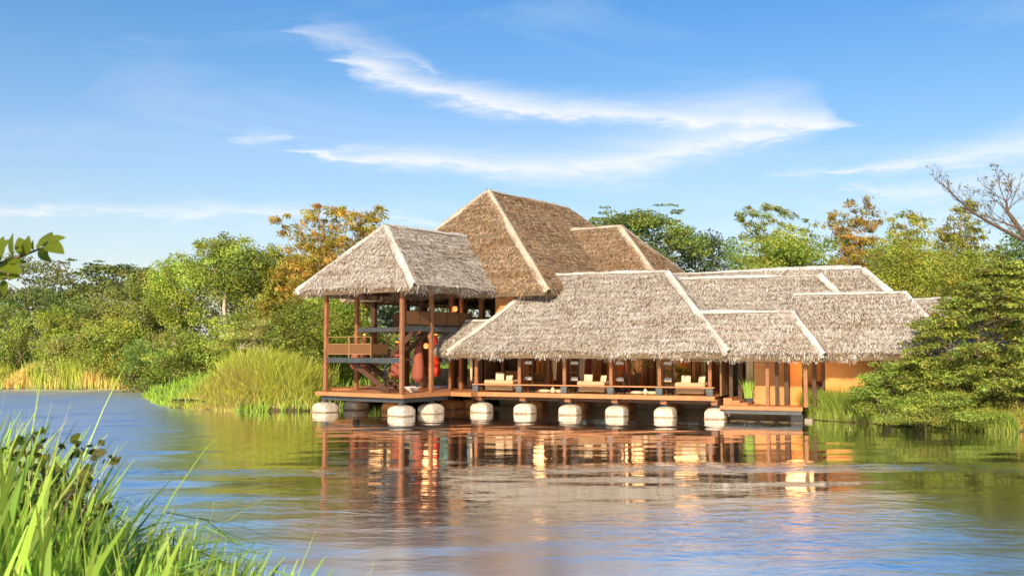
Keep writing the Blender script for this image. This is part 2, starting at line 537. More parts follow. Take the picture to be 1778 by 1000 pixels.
def ground_z(X, Y):
    X = np.asarray(X, float); Y = np.asarray(Y, float)
    s = signed_dist(np.atleast_1d(X), np.atleast_1d(Y))
    X = np.atleast_1d(X); Y = np.atleast_1d(Y)
    wob = 0.12*np.sin(X*0.9+1.3*np.cos(Y*0.7)) + 0.10*np.sin(Y*1.1+X*0.4)
    near = np.clip((22-Y)/6, 0, 1)
    sm = lambda x: x*x*(3-2*x)
    hi = 0.75*sm(np.clip(s/3.0, 0, 1))*(1-near) + 1.42*sm(np.clip(s/5.0, 0, 1))*near
    far = 0.9*sm(np.clip(s/40.0, 0, 1))
    mound = 0.75*np.exp(-(((X+14.6)/4.2)**2+((Y-53.2)/2.6)**2)) + 0.35*np.exp(-(((X+20)/2.5)**2+((Y-60)/3)**2))
    land = 0.02 + hi + far + mound + wob*np.clip(s/2, 0, 1)*0.6
    bed = np.maximum(s*0.45, -1.6)
    return np.where(s > 0, land, bed)


def build_terrain():
    def axis(lo, hi, fine, ext):
        a = np.arange(lo, hi+fine/2, fine)
        out = [a]
        step, x = fine*1.5, hi
        r = []
        while x < ext:
            x += step; step *= 1.35; r.append(x)
        step, x = fine*1.5, lo
        l = []
        while x > -ext:
            x -= step; step *= 1.35; l.append(x)
        return np.concatenate([np.array(l[::-1]), a, np.array(r)])
    xs = axis(-50, 40, 0.6, 2500); ys = axis(-6, 90, 0.6, 2500)
    Xg, Yg = np.meshgrid(xs, ys)
    Z = ground_z(Xg.ravel(), Yg.ravel())
    V = np.stack([Xg.ravel(), Yg.ravel(), Z], 1)
    nx, ny = len(xs), len(ys)
    i = np.arange(nx-1)[None, :] + nx*np.arange(ny-1)[:, None]
    F = np.stack([i, i+1, i+1+nx, i+nx], -1).reshape(-1, 4)
    o = mesh_arrays('ground', V, F, M['soil'], smooth=True)
    tag(o, 'grassy earth banks around the lagoon', 'ground', kind='structure')
    del o['category']
    # water
    m, nt, b = new_mat('lagoon_water')
    geo = N(nt, 'ShaderNodeNewGeometry')
    pos = geo.outputs['Position']
    sep = N(nt, 'ShaderNodeSeparateXYZ'); nt.links.new(pos, sep.inputs[0])
    silt = noise_n(nt, map_n(nt, pos, (0.05, 0.09, 1)), 1.0, 4, 0.55, 0.6)
    col = ramp_n(nt, silt, [(0.35, (0.10, 0.080, 0.050)), (0.65, (0.15, 0.120, 0.080))])
    nt.links.new(col, b.inputs['Base Color'])
    b.inputs['IOR'].default_value = 1.55
    b.inputs['Specular IOR Level'].default_value = 0.75
    at = N(nt, 'ShaderNodeAttribute', attribute_name='tint')
    sp = N(nt, 'ShaderNodeSeparateColor'); nt.links.new(at.outputs['Color'], sp.inputs[0])
    rip = sp.outputs[0]
    w2 = noise_n(nt, map_n(nt, pos, (0.55, 1.0, 1), (0, 0, -0.12)), 3.0, 3, 0.55, 0.4)
    w2 = math_n(nt, 'MULTIPLY', w2, rip)
    rg = sp.outputs[1]
    nt.links.new(rg, b.inputs['Roughness'])
    bp = N(nt, 'ShaderNodeBump')
    bp.inputs['Strength'].default_value = 1.0
    bp.inputs['Distance'].default_value = 0.065
    nt.links.new(w2, bp.inputs['Height'])
    nt.links.new(bp.outputs[0], b.inputs['Normal'])
    gl = N(nt, 'ShaderNodeBsdfGlossy', distribution='MULTI_GGX'); gl.inputs['Color'].default_value = (.98, .98, .98, 1); nt.links.new(rg, gl.inputs['Roughness'])
    nt.links.new(bp.outputs[0], gl.inputs['Normal'])
    mx = N(nt, 'ShaderNodeMixShader'); nt.links.new(math_n(nt, 'MULTIPLY_ADD', sp.outputs[1], .35, .80, clamp=True), mx.inputs[0])
    nt.links.new(b.outputs[0], mx.inputs[1]); nt.links.new(gl.outputs[0], mx.inputs[2])
    nt.links.new(mx.outputs[0], nt.nodes['Material Output'].inputs[0])
    xs = axis(-46, 30, 0.24, 2500); ys = axis(9, 78, 0.20, 2500)
    Xg, Yg = np.meshgrid(xs, ys)
    X, Y = Xg.ravel(), Yg.ravel()
    r = np.random.default_rng(42)

    def lumps(sx, sy, seed, n=10):
        q = np.random.default_rng(seed); h = np.zeros_like(X)
        for _ in range(n):
            a = q.uniform(0, 6.28); k = q.uniform(.5, 1.6)
            h += np.sin(k*(np.cos(a)*X/sx+np.sin(a)*Y/sy)+q.uniform(0, 6.28))
        return h/math.sqrt(n/2)
    sm = lambda x: np.clip(x, 0, 1)**2*(3-2*np.clip(x, 0, 1))
    yy = Y+.8*lumps(7, 9, 1)
    # current running past the left bank, a cat's-paw line across the middle, ruffled patches nearer
    reach = sm((-X-.30*yy+.6*lumps(4, 6, 2))/7.0+.35)
    line = sm(1-np.abs(yy-26.8)/1.6)*sm(.62+.5*lumps(3.2, 1.6, 3))
    broad = sm(1-np.abs(yy-17.5)/9.0)*sm(.5+.6*lumps(3.5, 2.2, 4))
    broad *= .25+.75*sm((11-X)/7)
    slope = .009+.080*reach+.022*line+.014*broad
    rip = np.clip(.06+1.0*line+.7*broad+.35*reach, 0, 1)
    rou = np.clip(.05+.36*reach+.10*broad+.11*sm((22-Y)/8), 0, 1)
    fine = sm((60-np.abs(X))/8)*sm((Y-9)/1.0)*sm((78-Y)/2)
    Z = np.zeros_like(X)
    nw = 44
    for i_ in range(nw):
        lam = .75*(4.2**r.random())
        a = math.radians(90)+r.normal(0, .42)
        k = 2*math.pi/lam
        ph = r.uniform(0, 6.28)
        arg = k*(math.cos(a)*X+math.sin(a)*Y)+ph+.5*lumps(5, 5, 100+i_, 4)
        Z += np.sin(arg)/k
    Z *= slope*fine/math.sqrt(nw/2)
    V = np.stack([X, Y, Z], 1)
    nx, ny = len(xs), len(ys)
    i = np.arange(nx-1)[None, :] + nx*np.arange(ny-1)[:, None]
    F = np.stack([i, i+1, i+1+nx, i+nx], -1).reshape(-1, 4)
    o = mesh_arrays('water', V, F, m, smooth=True, tint=np.stack([rip, rou, rip], 1))
    tag(o, 'calm brown lagoon reflecting sky and thatched roofs', None, kind='structure')


build_terrain()


def gz(x, y):
    return float(ground_z(np.array([x]), np.array([y]))[0])

# ------------------------------------------------------------------ thatched hip roofs


def norm(a):
    return a/np.linalg.norm(a)


def strip_cap(edge0, edge1, n1, n2, w, lift, seed, over0=0.0, over1=0.0):
    """folded cap over the line edge0-edge1 between slopes with normals n1, n2"""
    r = np.random.default_rng(seed)
    h = norm(edge1-edge0)
    L = np.linalg.norm(edge1-edge0)
    l1 = np.cross(n1, h); l2 = np.cross(h, n2)
    mid = (n1+n2)/2
    if l1 @ mid > 0 and False:
        l1 = -l1
    # both must point away from the fold, i.e. downwards
    if l1[2] > 0: l1 = -l1
    if l2[2] > 0: l2 = -l2
    up = norm(n1+n2)
    s = np.arange(-over0, L+over1+0.01, 0.22)
    V = []
    jl = np.cumsum(r.normal(0, .016, len(s))); jl -= jl.mean()
    for t, j in zip(s, jl):
        ww = w*(1+r.normal(0, .09)); k = r.normal(0, .02)
        e = edge0+h*t
        V += [e+l1*(ww+.03)+n1*(-.05), e+l1*ww+n1*(lift*.75+k), e+l1*ww*.5+n1*(lift+.015), e+up*(lift+.05+j),
              e+l2*ww*.5+n2*(lift+.015), e+l2*ww+n2*(lift*.75+k), e+l2*(ww+.03)+n2*(-.05)]
    F = []
    for i in range(len(s)-1):
        for k in range(6):
            F.append((i*7+k, i*7+k+1, (i+1)*7+k+1, (i+1)*7+k))
    return np.array(V), np.array(F), (edge0, h, L, l1, l2, n1, n2)


def hip_roof(parent, rect, axis, r0, r1, rc, ze, zr, tm, cm, dens=1050, seed=1, show=('front', 'right'), cap_w=0.30, fringe=True, caps=True, skip=()):
    r = np.random.default_rng(seed)
    u0, u1, v0, v1 = rect
    A = np.array([u0, v0, ze]); B = np.array([u1, v0, ze]); Cc = np.array([u1, v1, ze]); D = np.array([u0, v1, ze])
    if axis == 'u':
        R0 = np.array([r0, rc, zr]); R1 = np.array([r1, rc, zr])
        sl_ = {'front': [A, B, R1, R0], 'back': [Cc, D, R0, R1], 'right': [B, Cc, R1], 'left': [D, A, R0]}
        hips = [(R0, A, 'left', 'front'), (R1, B, 'front', 'right'), (R1, Cc, 'right', 'back'), (R0, D, 'back', 'left')]
        ridge = (R0, R1, 'front', 'back')
    else:
        R0 = np.array([rc, r0, zr]); R1 = np.array([rc, r1, zr])
        sl_ = {'front': [A, B, R0], 'back': [Cc, D, R1], 'right': [B, Cc, R1, R0], 'left': [D, A, R0, R1]}
        hips = [(R0, A, 'left', 'front'), (R0, B, 'front', 'right'), (R1, Cc, 'right', 'back'), (R1, D, 'back', 'left')]
        ridge = (R0, R1, 'right', 'left')
    nrm = {}
    for k, p in sl_.items():
        n_ = norm(np.cross(p[1]-p[0], p[2]-p[0]))
        nrm[k] = n_ if n_[2] > 0 else -n_
    # body of the roof: closed shell 0.28 m thick
    mb = MB()
    pts = [A, B, Cc, D, R0, R1]
    low = [p-np.array([0, 0, .30]) for p in pts]
    mb.v = [tuple(p) for p in pts] + [tuple(p) for p in low]
    ix = lambda p: next(i for i, q in enumerate(pts) if q is p)
    for k, p in sl_.items():
        f = tuple(ix(q) for q in p)
        mb.f.append(f); mb.f.append(tuple(i+6 for i in f)[::-1])
    for i in range(4):
        j = (i+1) % 4
        mb.f.append((i, i+6, j+6, j))
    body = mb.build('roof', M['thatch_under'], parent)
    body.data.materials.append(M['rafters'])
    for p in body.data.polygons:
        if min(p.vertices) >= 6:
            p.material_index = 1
    # thatch
    VV, FF, nb = [], [], 0

    def add(root, dirn, side, ln, wd, nlift, nn):
        nonlocal nb
        m_ = len(root)
        tip = root + dirn*ln[:, None] + nn*nlift[:, None]
        w0 = side*(wd*.5)[:, None]; w1 = side*(wd*.28)[:, None]
        # side rolled a little so blades catch light differently
        V = np.stack([root-w0, root+w0, tip+w1, tip-w1], 1).reshape(-1, 3)
        VV.append(V); FF.append(np.arange(m_*4).reshape(-1, 4)+nb); nb += m_*4

    for k, p in sl_.items():
        n_ = nrm[k]
        d = norm(-(np.array([0, 0, 1.]) - n_*n_[2]))
        lat = np.cross(n_, d)
        tris = [(p[0], p[1], p[2])] + ([(p[0], p[2], p[3])] if len(p) == 4 else [])
        dd = dens if k in show else dens*0.10
        for a, b_, c_ in tris:
            area = .5*np.linalg.norm(np.cross(b_-a, c_-a))
            m_ = int(area*dd)
            if m_ < 1: continue
            x = r.random(m_); y = r.random(m_); f = x+y > 1
            x[f] = 1-x[f]; y[f] = 1-y[f]
            q = a+x[:, None]*(b_-a)+y[:, None]*(c_-a)
            s = (q-p[0]) @ (-d)
            lx = (q-p[0]) @ lat
            crs = .34
            wave = .05*np.sin(lx*1.3+seed)+.04*np.sin(lx*3.1+2*seed)
            s2 = np.round((s+wave)/crs)*crs - wave + r.normal(0, .085, m_)
            s2 = .78*s + .22*s2
            q = q + (-d)*(s2-s)[:, None]
            und = .055+.035*np.sin(lx*.9+seed)+.03*np.sin(s*1.7+lx*.5)+.02*np.sin(lx*2.3-s*1.1)
            ang = r.normal(0, .34, m_)
            dirn = d*np.cos(ang)[:, None]+lat*np.sin(ang)[:, None]
            roll = r.normal(0, .38, m_)
            side = np.cross(dirn, n_)*np.cos(roll)[:, None]+n_*np.sin(roll)[:, None]
            root = q+n_*(und+r.uniform(-.02, .045, m_))[:, None]
            ln = r.uniform(.08, .22, m_); wd = np.where(r.random(m_) < .10, r.uniform(.018, .030, m_), r.uniform(.008, .019, m_))
            add(root, dirn, side, ln, wd, np.where(r.random(m_) < .12, r.uniform(.03, .10, m_), r.uniform(-.01, .03, m_)), n_)
        if fringe and (k in show or k == 'left'):
            e0, e1 = p[0], p[1]
            L = np.linalg.norm(e1-e0); eh = (e1-e0)/L
            for lay in range(4):
                m_ = int(L*52)
                t = r.random(m_)*L
                back = r.uniform(-.02, .30, m_)
                root = e0+eh*t[:, None]-d*back[:, None]+n_*(r.uniform(-.26, .04, m_))[:, None]
                drop = r.uniform(.05, .7, m_)[:, None]
                dirn = d*(1-drop)+np.array([0, 0, -1.])*drop
                dirn = dirn+eh*r.normal(0, .32, m_)[:, None]
                dirn /= np.linalg.norm(dirn, axis=1)[:, None]
                side = np.tile(eh, (m_, 1)) + n_*r.normal(0, .3, m_)[:, None]
                clump = .78+.22*np.sin(t*2.1+seed)+.15*np.sin(t*5.7+seed*2)
                ln = r.uniform(.12, .38, m_)*clump+back*.6
                add(root, dirn, side, ln, r.uniform(.012, .028, m_), r.uniform(-.02, .04, m_), n_)
    th = mesh_arrays('thatch', np.concatenate(VV), np.concatenate(FF), tm, body)
    tag(th, kind='stuff')
    if caps:
        items = [(ridge[0], ridge[1], ridge[2], ridge[3], 'ridge_cap', .12, .12)]
        for a, b_, k1, k2 in hips:
            if (k1 in show or k2 in show) and k1 not in skip and k2 not in skip:
                items.append((a, b_, k1, k2, 'hip_cap', .0, .22))
        for i, (a, b_, k1, k2, nm, o0, o1) in enumerate(items):
            V, F, info = strip_cap(a, b_, nrm[k1], nrm[k2], cap_w if nm == 'hip_cap' else cap_w*.45, .085, seed*13+i, o0, o1)
            e, h, L, l1, l2, n1, n2 = info
            wq = cap_w if nm == 'hip_cap' else cap_w*.45
            nst = int(L*110)
            Vs = []
            for l_, n_ in ((l1, n1), (l2, n2)):
                t_ = r.uniform(-o0, L+o1, nst)
                rt = e+h*t_[:, None]+l_*(r.uniform(-.02, .85, nst)*wq)[:, None]+n_*r.uniform(.07, .115, nst)[:, None]
                dn = l_+h*r.normal(0, .45, nst)[:, None]
                dn /= np.linalg.norm(dn, axis=1)[:, None]
                tp = rt+dn*r.uniform(.08, .20, nst)[:, None]+n_*r.uniform(-.05, .03, nst)[:, None]
                sd_ = np.cross(dn, n_)*(r.uniform(.010, .022, nst)/2)[:, None]
                Vs.append(np.stack([rt-sd_, rt+sd_, tp+sd_*.6, tp-sd_*.6], 1).reshape(-1, 3))
            Vs = np.concatenate(Vs)
            Fs = np.arange(len(Vs)).reshape(-1, 4)+len(V)
            mesh_arrays(nm, np.concatenate([V, Vs]), np.concatenate([F, Fs]), cm, body, smooth=True)
            ct = MB()
            for l_, n_ in ((l1, n1), (l2, n2)):
                ns = max(4, int(L/.45))
                ph = r.random()*6
                ww = (cap_w if nm == 'hip_cap' else cap_w*.45)
                ct.tube([e+h*(L*t/ns)+l_*(ww+.05+.035*math.sin(ph+t*.9)+r.normal(0, .015))+n_*(.10) for t in range(ns+1)], .016, 4)
            ct.build('binding_cord', M['cord'], body)
    return body

# ------------------------------------------------------------------ building frames
TH_P, TH_T = math.radians(23), math.radians(35)
O_P = np.array([-1.57, 48.75]); O_T = np.array([-5.1, 46.2])


def solve_u(px, v, O, th):
    k = (px-889.0)/FPX
    U = np.array([math.cos(th), -math.sin(th)]); W = np.array([math.sin(th), math.cos(th)])
    a = O+W*v
    return float((k*a[1]-a[0])/(U[0]-k*U[1]))


def PU(px, v): return solve_u(px, v, O_P, TH_P)
def TU(px, v): return solve_u(px, v, O_T, TH_T)


def to_world(u, v, O, th):
    return (O[0]+u*math.cos(th)+v*math.sin(th), O[1]-u*math.sin(th)+v*math.cos(th))


def footing(parent, u, v, s=0.92, z0=-0.5, top=0.47, name='footing', mat='stone'):
    mb = MB()
    h = s/2
    k = top/.60
    prof = [(h*1.02, z0), (h*1.02, .055), (h*.985, .075), (h*1.0, .20*k), (h*.99, .30*k), (h*.955, .38*k), (h*.89, .45*k), (h*.79, .51*k), (h*.66, .555*k), (h*.52, .582*k), (h*.36, .597*k), (h*.30, top)]
    mb.lathe((u, v, 0), prof, 28, sq=9)
    o = mb.build(name, M[mat], parent, smooth=50)
    mb2 = MB()
    mb2.lathe((u, v, 0), [(h*1.03, -.08), (h*1.035, .035), (h*1.025, .050)], 28, sq=9)
    mb2.build('waterline_stain', M['stain'], o, smooth=50)
    return o


def post(parent, u, v, z0, z1, w=.17, mat='wood', name='post'):
    return MB().box(u-w/2, u+w/2, v-w/2, v+w/2, z0, z1).build(name, M[mat], parent, bevel=.008)

# ================================================================== lounge pavilion (front, low)
P = empty('lounge_pavilion', (O_P[0], O_P[1], 0), -TH_P)
tag(P, 'low open lounge pavilion with big pale thatched hip roof standing over the water', 'pavilion', 'thatched buildings of the waterside lodge')
hip_roof(P, (-1.2, 12.25, -1.0, 7.35), 'u', 2.46, 8.59, 3.18, 2.95, 6.80, M['thatch_pale'], M['cap_pale'], seed=3, cap_w=.21)
hip_roof(P, (-2.2, 1.2, -.6, 2.6), 'u', -2.14, 1.1, 1.0, 2.98, 4.45, M['thatch_pale'], M['cap_pale'], seed=5, cap_w=.2, show=('front', 'left'), skip=('left',))
SP = 2.29
for i in range(6):
    footing(P, i*SP, .25)
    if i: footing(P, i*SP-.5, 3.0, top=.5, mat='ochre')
    post(P, i*SP-.2, .05, 1.40, 2.80, .155)
    MB().box(i*SP-.36, i*SP-.06, -.10, .18, 1.00, 1.335).build('rail_bracket', M['bracket'], P, bevel=.01)
    MB().box(i*SP-.14, i*SP+.14, -.12, 3.4, .60, .855).build('floor_beam', M['wood'], P)
    MB().box(i*SP-.12, i*SP+.12, .13, .37, .44, .598).build('bearing_block', M['bracket'], P)
# decking edge board, floor boards and rail
MB().box(-.55, 11.52, -.33, -.27, .80, 1.0).build('deck_edge', M['deck'], P, bevel=.01)
nb_ = 22
for i in range(nb_):
    v0 = -.265+i*.33
    MB().box(-.54, 11.50, v0, v0+.322, .93, .99).build('floor_plank', M['deck'], P)
MB().box(-.35, 11.45, -.14, .16, 1.337, 1.395).build('bench_rail', M['deck'], P, bevel=.01)
MB().box(-.40, 11.4, -.02, .14, 2.62, 2.80).build('eave_beam', M['dark_wood'], P)
MB().box(-.50, 11.48, .2, .30, .62, .80).build('edge_joist', M['dark_wood'], P)
# second row of posts
for px in (873, 952, 1030, 1092):
    post(P, PU(px, 3.0), 3.0, 1.0, 4.5, .16, 'wood')
for px, w in ((1120, .26), (1131, .22), (1196, .24), (1211, .24), (1008, .2), (1048, .2)):
    post(P, PU(px, 5.6), 5.6, 1.0, 4.2, w, 'dark_wood')
# back walls: separate plaster and timber panels
for a, b_, m_ in ((818, 868, 'dark_wood'), (869, 905, 'black'), (906, 935, 'ochre'), (936, 962, 'panel_wood'), (963, 1004, 'dark_wood'),
                  (1005, 1052, 'brown_fabric'), (1053, 1080, 'orange'), (1081, 1117, 'cream'), (1118, 1138, 'dark_wood'), (1139, 1178, 'cream'), (1179, 1198, 'orange'), (1199, 1222, 'cream'),
                  (1223, 1262, 'panel_wood')):
    ua, ub = PU(a, 6.6), PU(b_, 6.6)
    MB().box(ua+.01, ub-.01, 6.6, 6.72, 1.0, 4.2).build('wall_panel', M[m_], P)
# left timber screen and right timber end wall (boards one by one)
for i in range(7):
    MB().box(-.30+.0, -.24, 1.2+i*.42, 1.2+i*.42+.405, 1.0, 2.85).build('wall_board', M['dark_wood'], P)
for i in range(9):
    MB().box(11.62, 11.70, .35+i*.52, .35+i*.52+.505, .99, 2.9).build('wall_board', M['panel_wood'], P)
for i in range(5):
    ua = PU(873, 2.2)-1.3+i*.36
    MB().box(ua, ua+.345, 3.6, 3.66, 1.0, 3.6).build('screen_board', M['dark_wood'], P)
# retaining wall below the floor
MB().box(-.6, 12.0, 3.75, 4.0, -.6, .60).build('retaining_wall', M['concrete'], P)
MB().box(-.7, 12.3, 3.3, 3.74, -.6, .10).build('footing_ledge', M['concrete'], P)
# drapes tied along the posts
for px, v, w in ((818.5, .10, .16), (1010, 2.6, .34), (963, 2.6, .26)):
    u = PU(px, v)
    mb = MB()
    n = 10
    for k in range(n+1):
        for z, ww in ((2.78, 1.0), (2.2, .92), (1.75, .70), (1.52, .62)):
            mb.v.append((u+(k/n-.5)*w*ww, v+.03*math.sin(k*2.4), z))
    for k in range(n):
        for j in range(3):
            a = k*4+j
            mb.f.append((a, a+4, a+5, a+1))
    o = mb.build('drape', M['drape'], P, smooth=60)
    sm = o.modifiers.new('thick', 'SOLIDIFY'); sm.thickness = .012

# ================================================================== long hall with porch (right)
Hh = empty('long_hall', to_world(11.75, 0, O_P, TH_P)+(0,), -TH_P)
tag(Hh, 'long low hall with stepped pale thatched roofs, orange walls and a small porch over water', 'hall', 'thatched buildings of the waterside lodge')
ou = 11.75
hip_roof(Hh, (7.0-ou, 21.2-ou, .55, 8.9), 'u', 7.2-ou, 17.5-ou, 4.72, 2.95, 6.80, M['thatch_pale'], M['cap_pale'], seed=8, cap_w=.19, skip=('left',))
hip_roof(Hh, (8.3-ou, 19.3-ou, .05, 8.0), 'u', 8.5-ou, 15.6-ou, 4.05, 2.93, 6.47, M['thatch_pale'], M['cap_pale'], seed=21, cap_w=.17, show=('front', 'right'), skip=('left',))
hip_roof(Hh, (14.6-ou, 21.4-ou, -.35, 5.4), 'u', 14.7-ou, 19.3-ou, 2.5, 2.90, 5.50, M['thatch_pale'], M['cap_pale'], seed=9, cap_w=.19, skip=('left',))
hip_roof(Hh, (10.2-ou, 16.2-ou, -.85, 2.9), 'u', 10.3-ou, 14.7-ou, 1.0, 2.85, 4.70, M['thatch_pale'], M['cap_pale'], seed=10, cap_w=.19, skip=('left',))
hip_roof(Hh, (19.0-ou, 23.6-ou, 3.2, 9.2), 'u', 19.1-ou, 21.8-ou, 6.2, 2.9, 5.35, M['thatch_pale'], M['cap_pale'], seed=12, cap_w=.2, skip=('left',))


def HUx(px, v): return PU(px, v)-ou


# porch deck
for i in range(11):
    v0 = -.28+i*.30
    MB().box(11.76-ou, 15.15-ou, v0, v0+.292, .54, .60).build('floor_plank', M['deck'], Hh)
MB().box(11.74-ou, 15.25-ou, -.34, -.285, .44, .61).build('deck_edge', M['deck'], Hh, bevel=.01)
MB().box(11.9-ou, 15.2-ou, -.26, -.10, .27, .43).build('edge_beam', M['steel'], Hh)
MB().box(14.75-ou, 15.25-ou, -.22, .7, -.6, .26).build('pier', M['black'], Hh)
MB().box(15.30-ou, 15.62-ou, -.15, .5, -.6, .12).build('pier_block', M['concrete'], Hh)
MB().box(11.9-ou, 14.9-ou, 1.1, 1.5, -.6, .26).build('retaining_wall', M['concrete'], Hh)
# steps from the lounge floor down to the porch
for i in range(4):
    z = .92-.1*i
    MB().box(11.82-ou+i*.34, 12.2-ou+i*.34, .05, 1.75, .605, z).build('step', M['deck'], Hh, bevel=.008)
# porch posts
for px, v, w in ((1331, -.1, .15), (1347.5, .6, .16), (1364, 1.2, .2), (1397, -.1, .17), (1412, .8, .17), (1429, 1.6, .22), (1268, .7, .16), (1284, 1.6, .2)):
    post(Hh, HUx(px, v), v, .60, 3.0, w, 'dark_wood' if px not in (1331, 1397) else 'wood')
# porch walls: cream pillar, ochre and orange panels
MB().box(HUx(1294, 2.0), HUx(1307, 2.0), 2.0, 2.35, .6, 3.3).build('pillar', M['cream'], Hh)
for a, b_, v, m_ in ((1308, 1345, 1.55, 'ochre'), (1346, 1369, 1.60, 'ochre'), (1370, 1391, 1.55, 'orange'), (1392, 1402, 2.6, 'orange'), (1403, 1432, 2.6, 'orange')):
    MB().box(HUx(a, v), HUx(b_, v)-.01, v, v+.14, .6, 3.4).build('wall_panel', M[m_], Hh)
MB().box(HUx(1431, 1.3), 21.0-ou, 1.3, 1.5, -.4, 3.2).build('wall', M['orange'], Hh)
MB().box(21.0-ou, 21.2-ou, 1.3, 7.5, .2, 3.2).build('end_wall', M['orange'], Hh)
MB().box(11.9-ou, 14.8-ou, 3.2, 3.3, .6, 3.6).build('back_wall', M['dark_wood'], Hh)

# ================================================================== two-storey main pavilion (left, tall)
T = empty('tower_pavilion', (O_T[0], O_T[1], 0), -TH_T)
tag(T, 'tall two-storey timber pavilion with steep tan thatched roofs and open staircase', 'pavilion', 'thatched buildings of the waterside lodge')
hip_roof(T, (-6.2, 1.27, -.675, 9.5), 'v', 1.52, 9.4, -2.46, 5.98, 9.15, M['thatch_pale'], M['cap_pale'], seed=31, cap_w=.21, show=('front', 'right', 'left'))
hip_roof(T, (-9.3, 4.39, 5.6, 23.0), 'v', 10.1, 18.5, -2.46, 5.98, 11.95, M['thatch_tan'], M['cap_tan'], seed=32, cap_w=.22, show=('front', 'right'), dens=850)
hip_roof(T, (-3.0, 7.6, 12.3, 18.6), 'u', -2.0, 3.0, 15.45, 5.98, 10.12, M['thatch_tan'], M['cap_tan'], seed=33, cap_w=.22, show=('front', 'right'), dens=850)
# floors
for i in range(11):
    MB().box(-5.25, .30, -.28+i*.32, -.28+i*.32+.312, .94, 1.0).build('floor_plank', M['deck'], T)
MB().box(-5.3, .36, -.36, -.285, .82, 1.005).build('deck_edge', M['deck'], T, bevel=.01)
MB().box(.305, .365, -.284, 3.2, .82, 1.003).build('deck_edge', M['deck'], T, bevel=.01)
MB().box(-8.6, 1.55, 3.26, 22.0, .80, .995).build('hall_floor', M['deck'], T)
MB().box(.37, 1.6, 3.18, 3.255, .80, 1.0).build('deck_edge', M['deck'], T, bevel=.01)
MB().box(-5.1, .2, -.1, .06, .60, .815).build('edge_beam', M['steel'], T)
MB().box(.02, .18, .07, 3.2, .60, .815).build('edge_beam', M['steel'], T)
# posts, footings
for u, v in ((-4.93, 0), (0, 0), (-4.93, 2.15), (0, 2.12)):
    post(T, u, v, 1.0, 5.95, .175)
    post(T, u, v, .45, .94, .24, 'steel', 'pile')
    footing(T, u, v, .98, top=.48)
for u, v in ((-2.4, 2.2), (-3.6, 3.6), (-1.4, 5.5), (-.87, 6.5)):
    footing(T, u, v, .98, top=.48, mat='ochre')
    post(T, u, v, .45, .80, .24, 'steel', 'pile')
for px, v in ((783, 5.3), (801, 5.9)):
    post(T, TU(px, v), v, 1.0, 5.9, .17)
for u, v, w in ((-4.93, 5.9, .34), (-4.3, 6.6, .34), (-2.6, 7.2, .26), (-1.2, 6.2, .3), (0.0, 6.2, .26), (-7.6, 6.3, .24),
                (-7.6, 10.5, .26), (-4.9, 10.5, .26), (-2.4, 10.5, .26), (0.3, 10.5, .26)):
    post(T, u, v, 1.0, 6.2, w, 'dark_wood', 'column')
# steel beams and upper floor
MB().box(-4.84, -.09, -.05, .05, 2.42, 2.66).build('landing_beam', M['steel'], T)
MB().box(-4.84, -.09, 2.1, 2.2, 3.93, 4.15).build('floor_beam', M['steel'], T)
MB().box(-.05, .05, .09, 2.03, 3.91, 4.15).build('floor_beam', M['steel'], T)
MB().box(-.05, .05, 2.22, 5.4, 3.91, 4.15).build('floor_beam', M['steel'], T)
MB().box(-1.2, -.06, 2.3, 5.6, 4.02, 4.14).build('upper_walkway', M['dark_wood'], T)
MB().box(-4.8, -1.21, 4.6, 5.6, 4.02, 4.14).build('upper_walkway', M['dark_wood'], T)
MB().box(-8.2, 1.9, 5.61, 12.0, 3.98, 4.14).build('upper_floor', M['dark_wood'], T)
MB().box(-4.8, -2.1, .06, 1.25, 2.52, 2.64).build('landing_floor', M['dark_wood'], T)


def rail_panel(a, b_, z0, z1, name='railing_panel'):
    o = MB().beam((a[0], a[1], (z0+z1)/2), (b_[0], b_[1], (z0+z1)/2), .02, z1-z0).build(name, M['mesh_panel'] if name == 'railing_panel' else M['dark_panel'], T)
    fr = MB()
    for z in (z0, z1):
        fr.beam((a[0], a[1], z), (b_[0], b_[1], z), .035, .03)
    for p in (a, b_):
        fr.beam((p[0], p[1], z0-.16), (p[0], p[1], z1+.34), .03, .03)
    fr.beam((a[0], a[1], z1+.34), (b_[0], b_[1], z1+.34), .03, .03)
    fr.build('panel_frame', M['panel_frame'] if name == 'railing_panel' else M['dark_wood'], o)
    return o


rail_panel((-4.80, .0), (-3.42, .0), 2.83, 3.32)
rail_panel((-3.36, .0), (-1.95, .0), 2.83, 3.32)
rail_panel((-1.93, .05), (-1.93, 1.15), 2.83, 3.32, 'side_panel')
for i in range(5):
    rail_panel((.02, .25+i*1.02), (.02, 1.22+i*1.02), 4.24, 4.86, 'upper_panel')
rail_panel((-2.75, 4.6), (-1.3, 4.6), 4.26, 4.92, 'upper_panel')
rail_panel((-4.7, 4.6), (-2.9, 4.6), 4.26, 4.92, 'upper_panel')


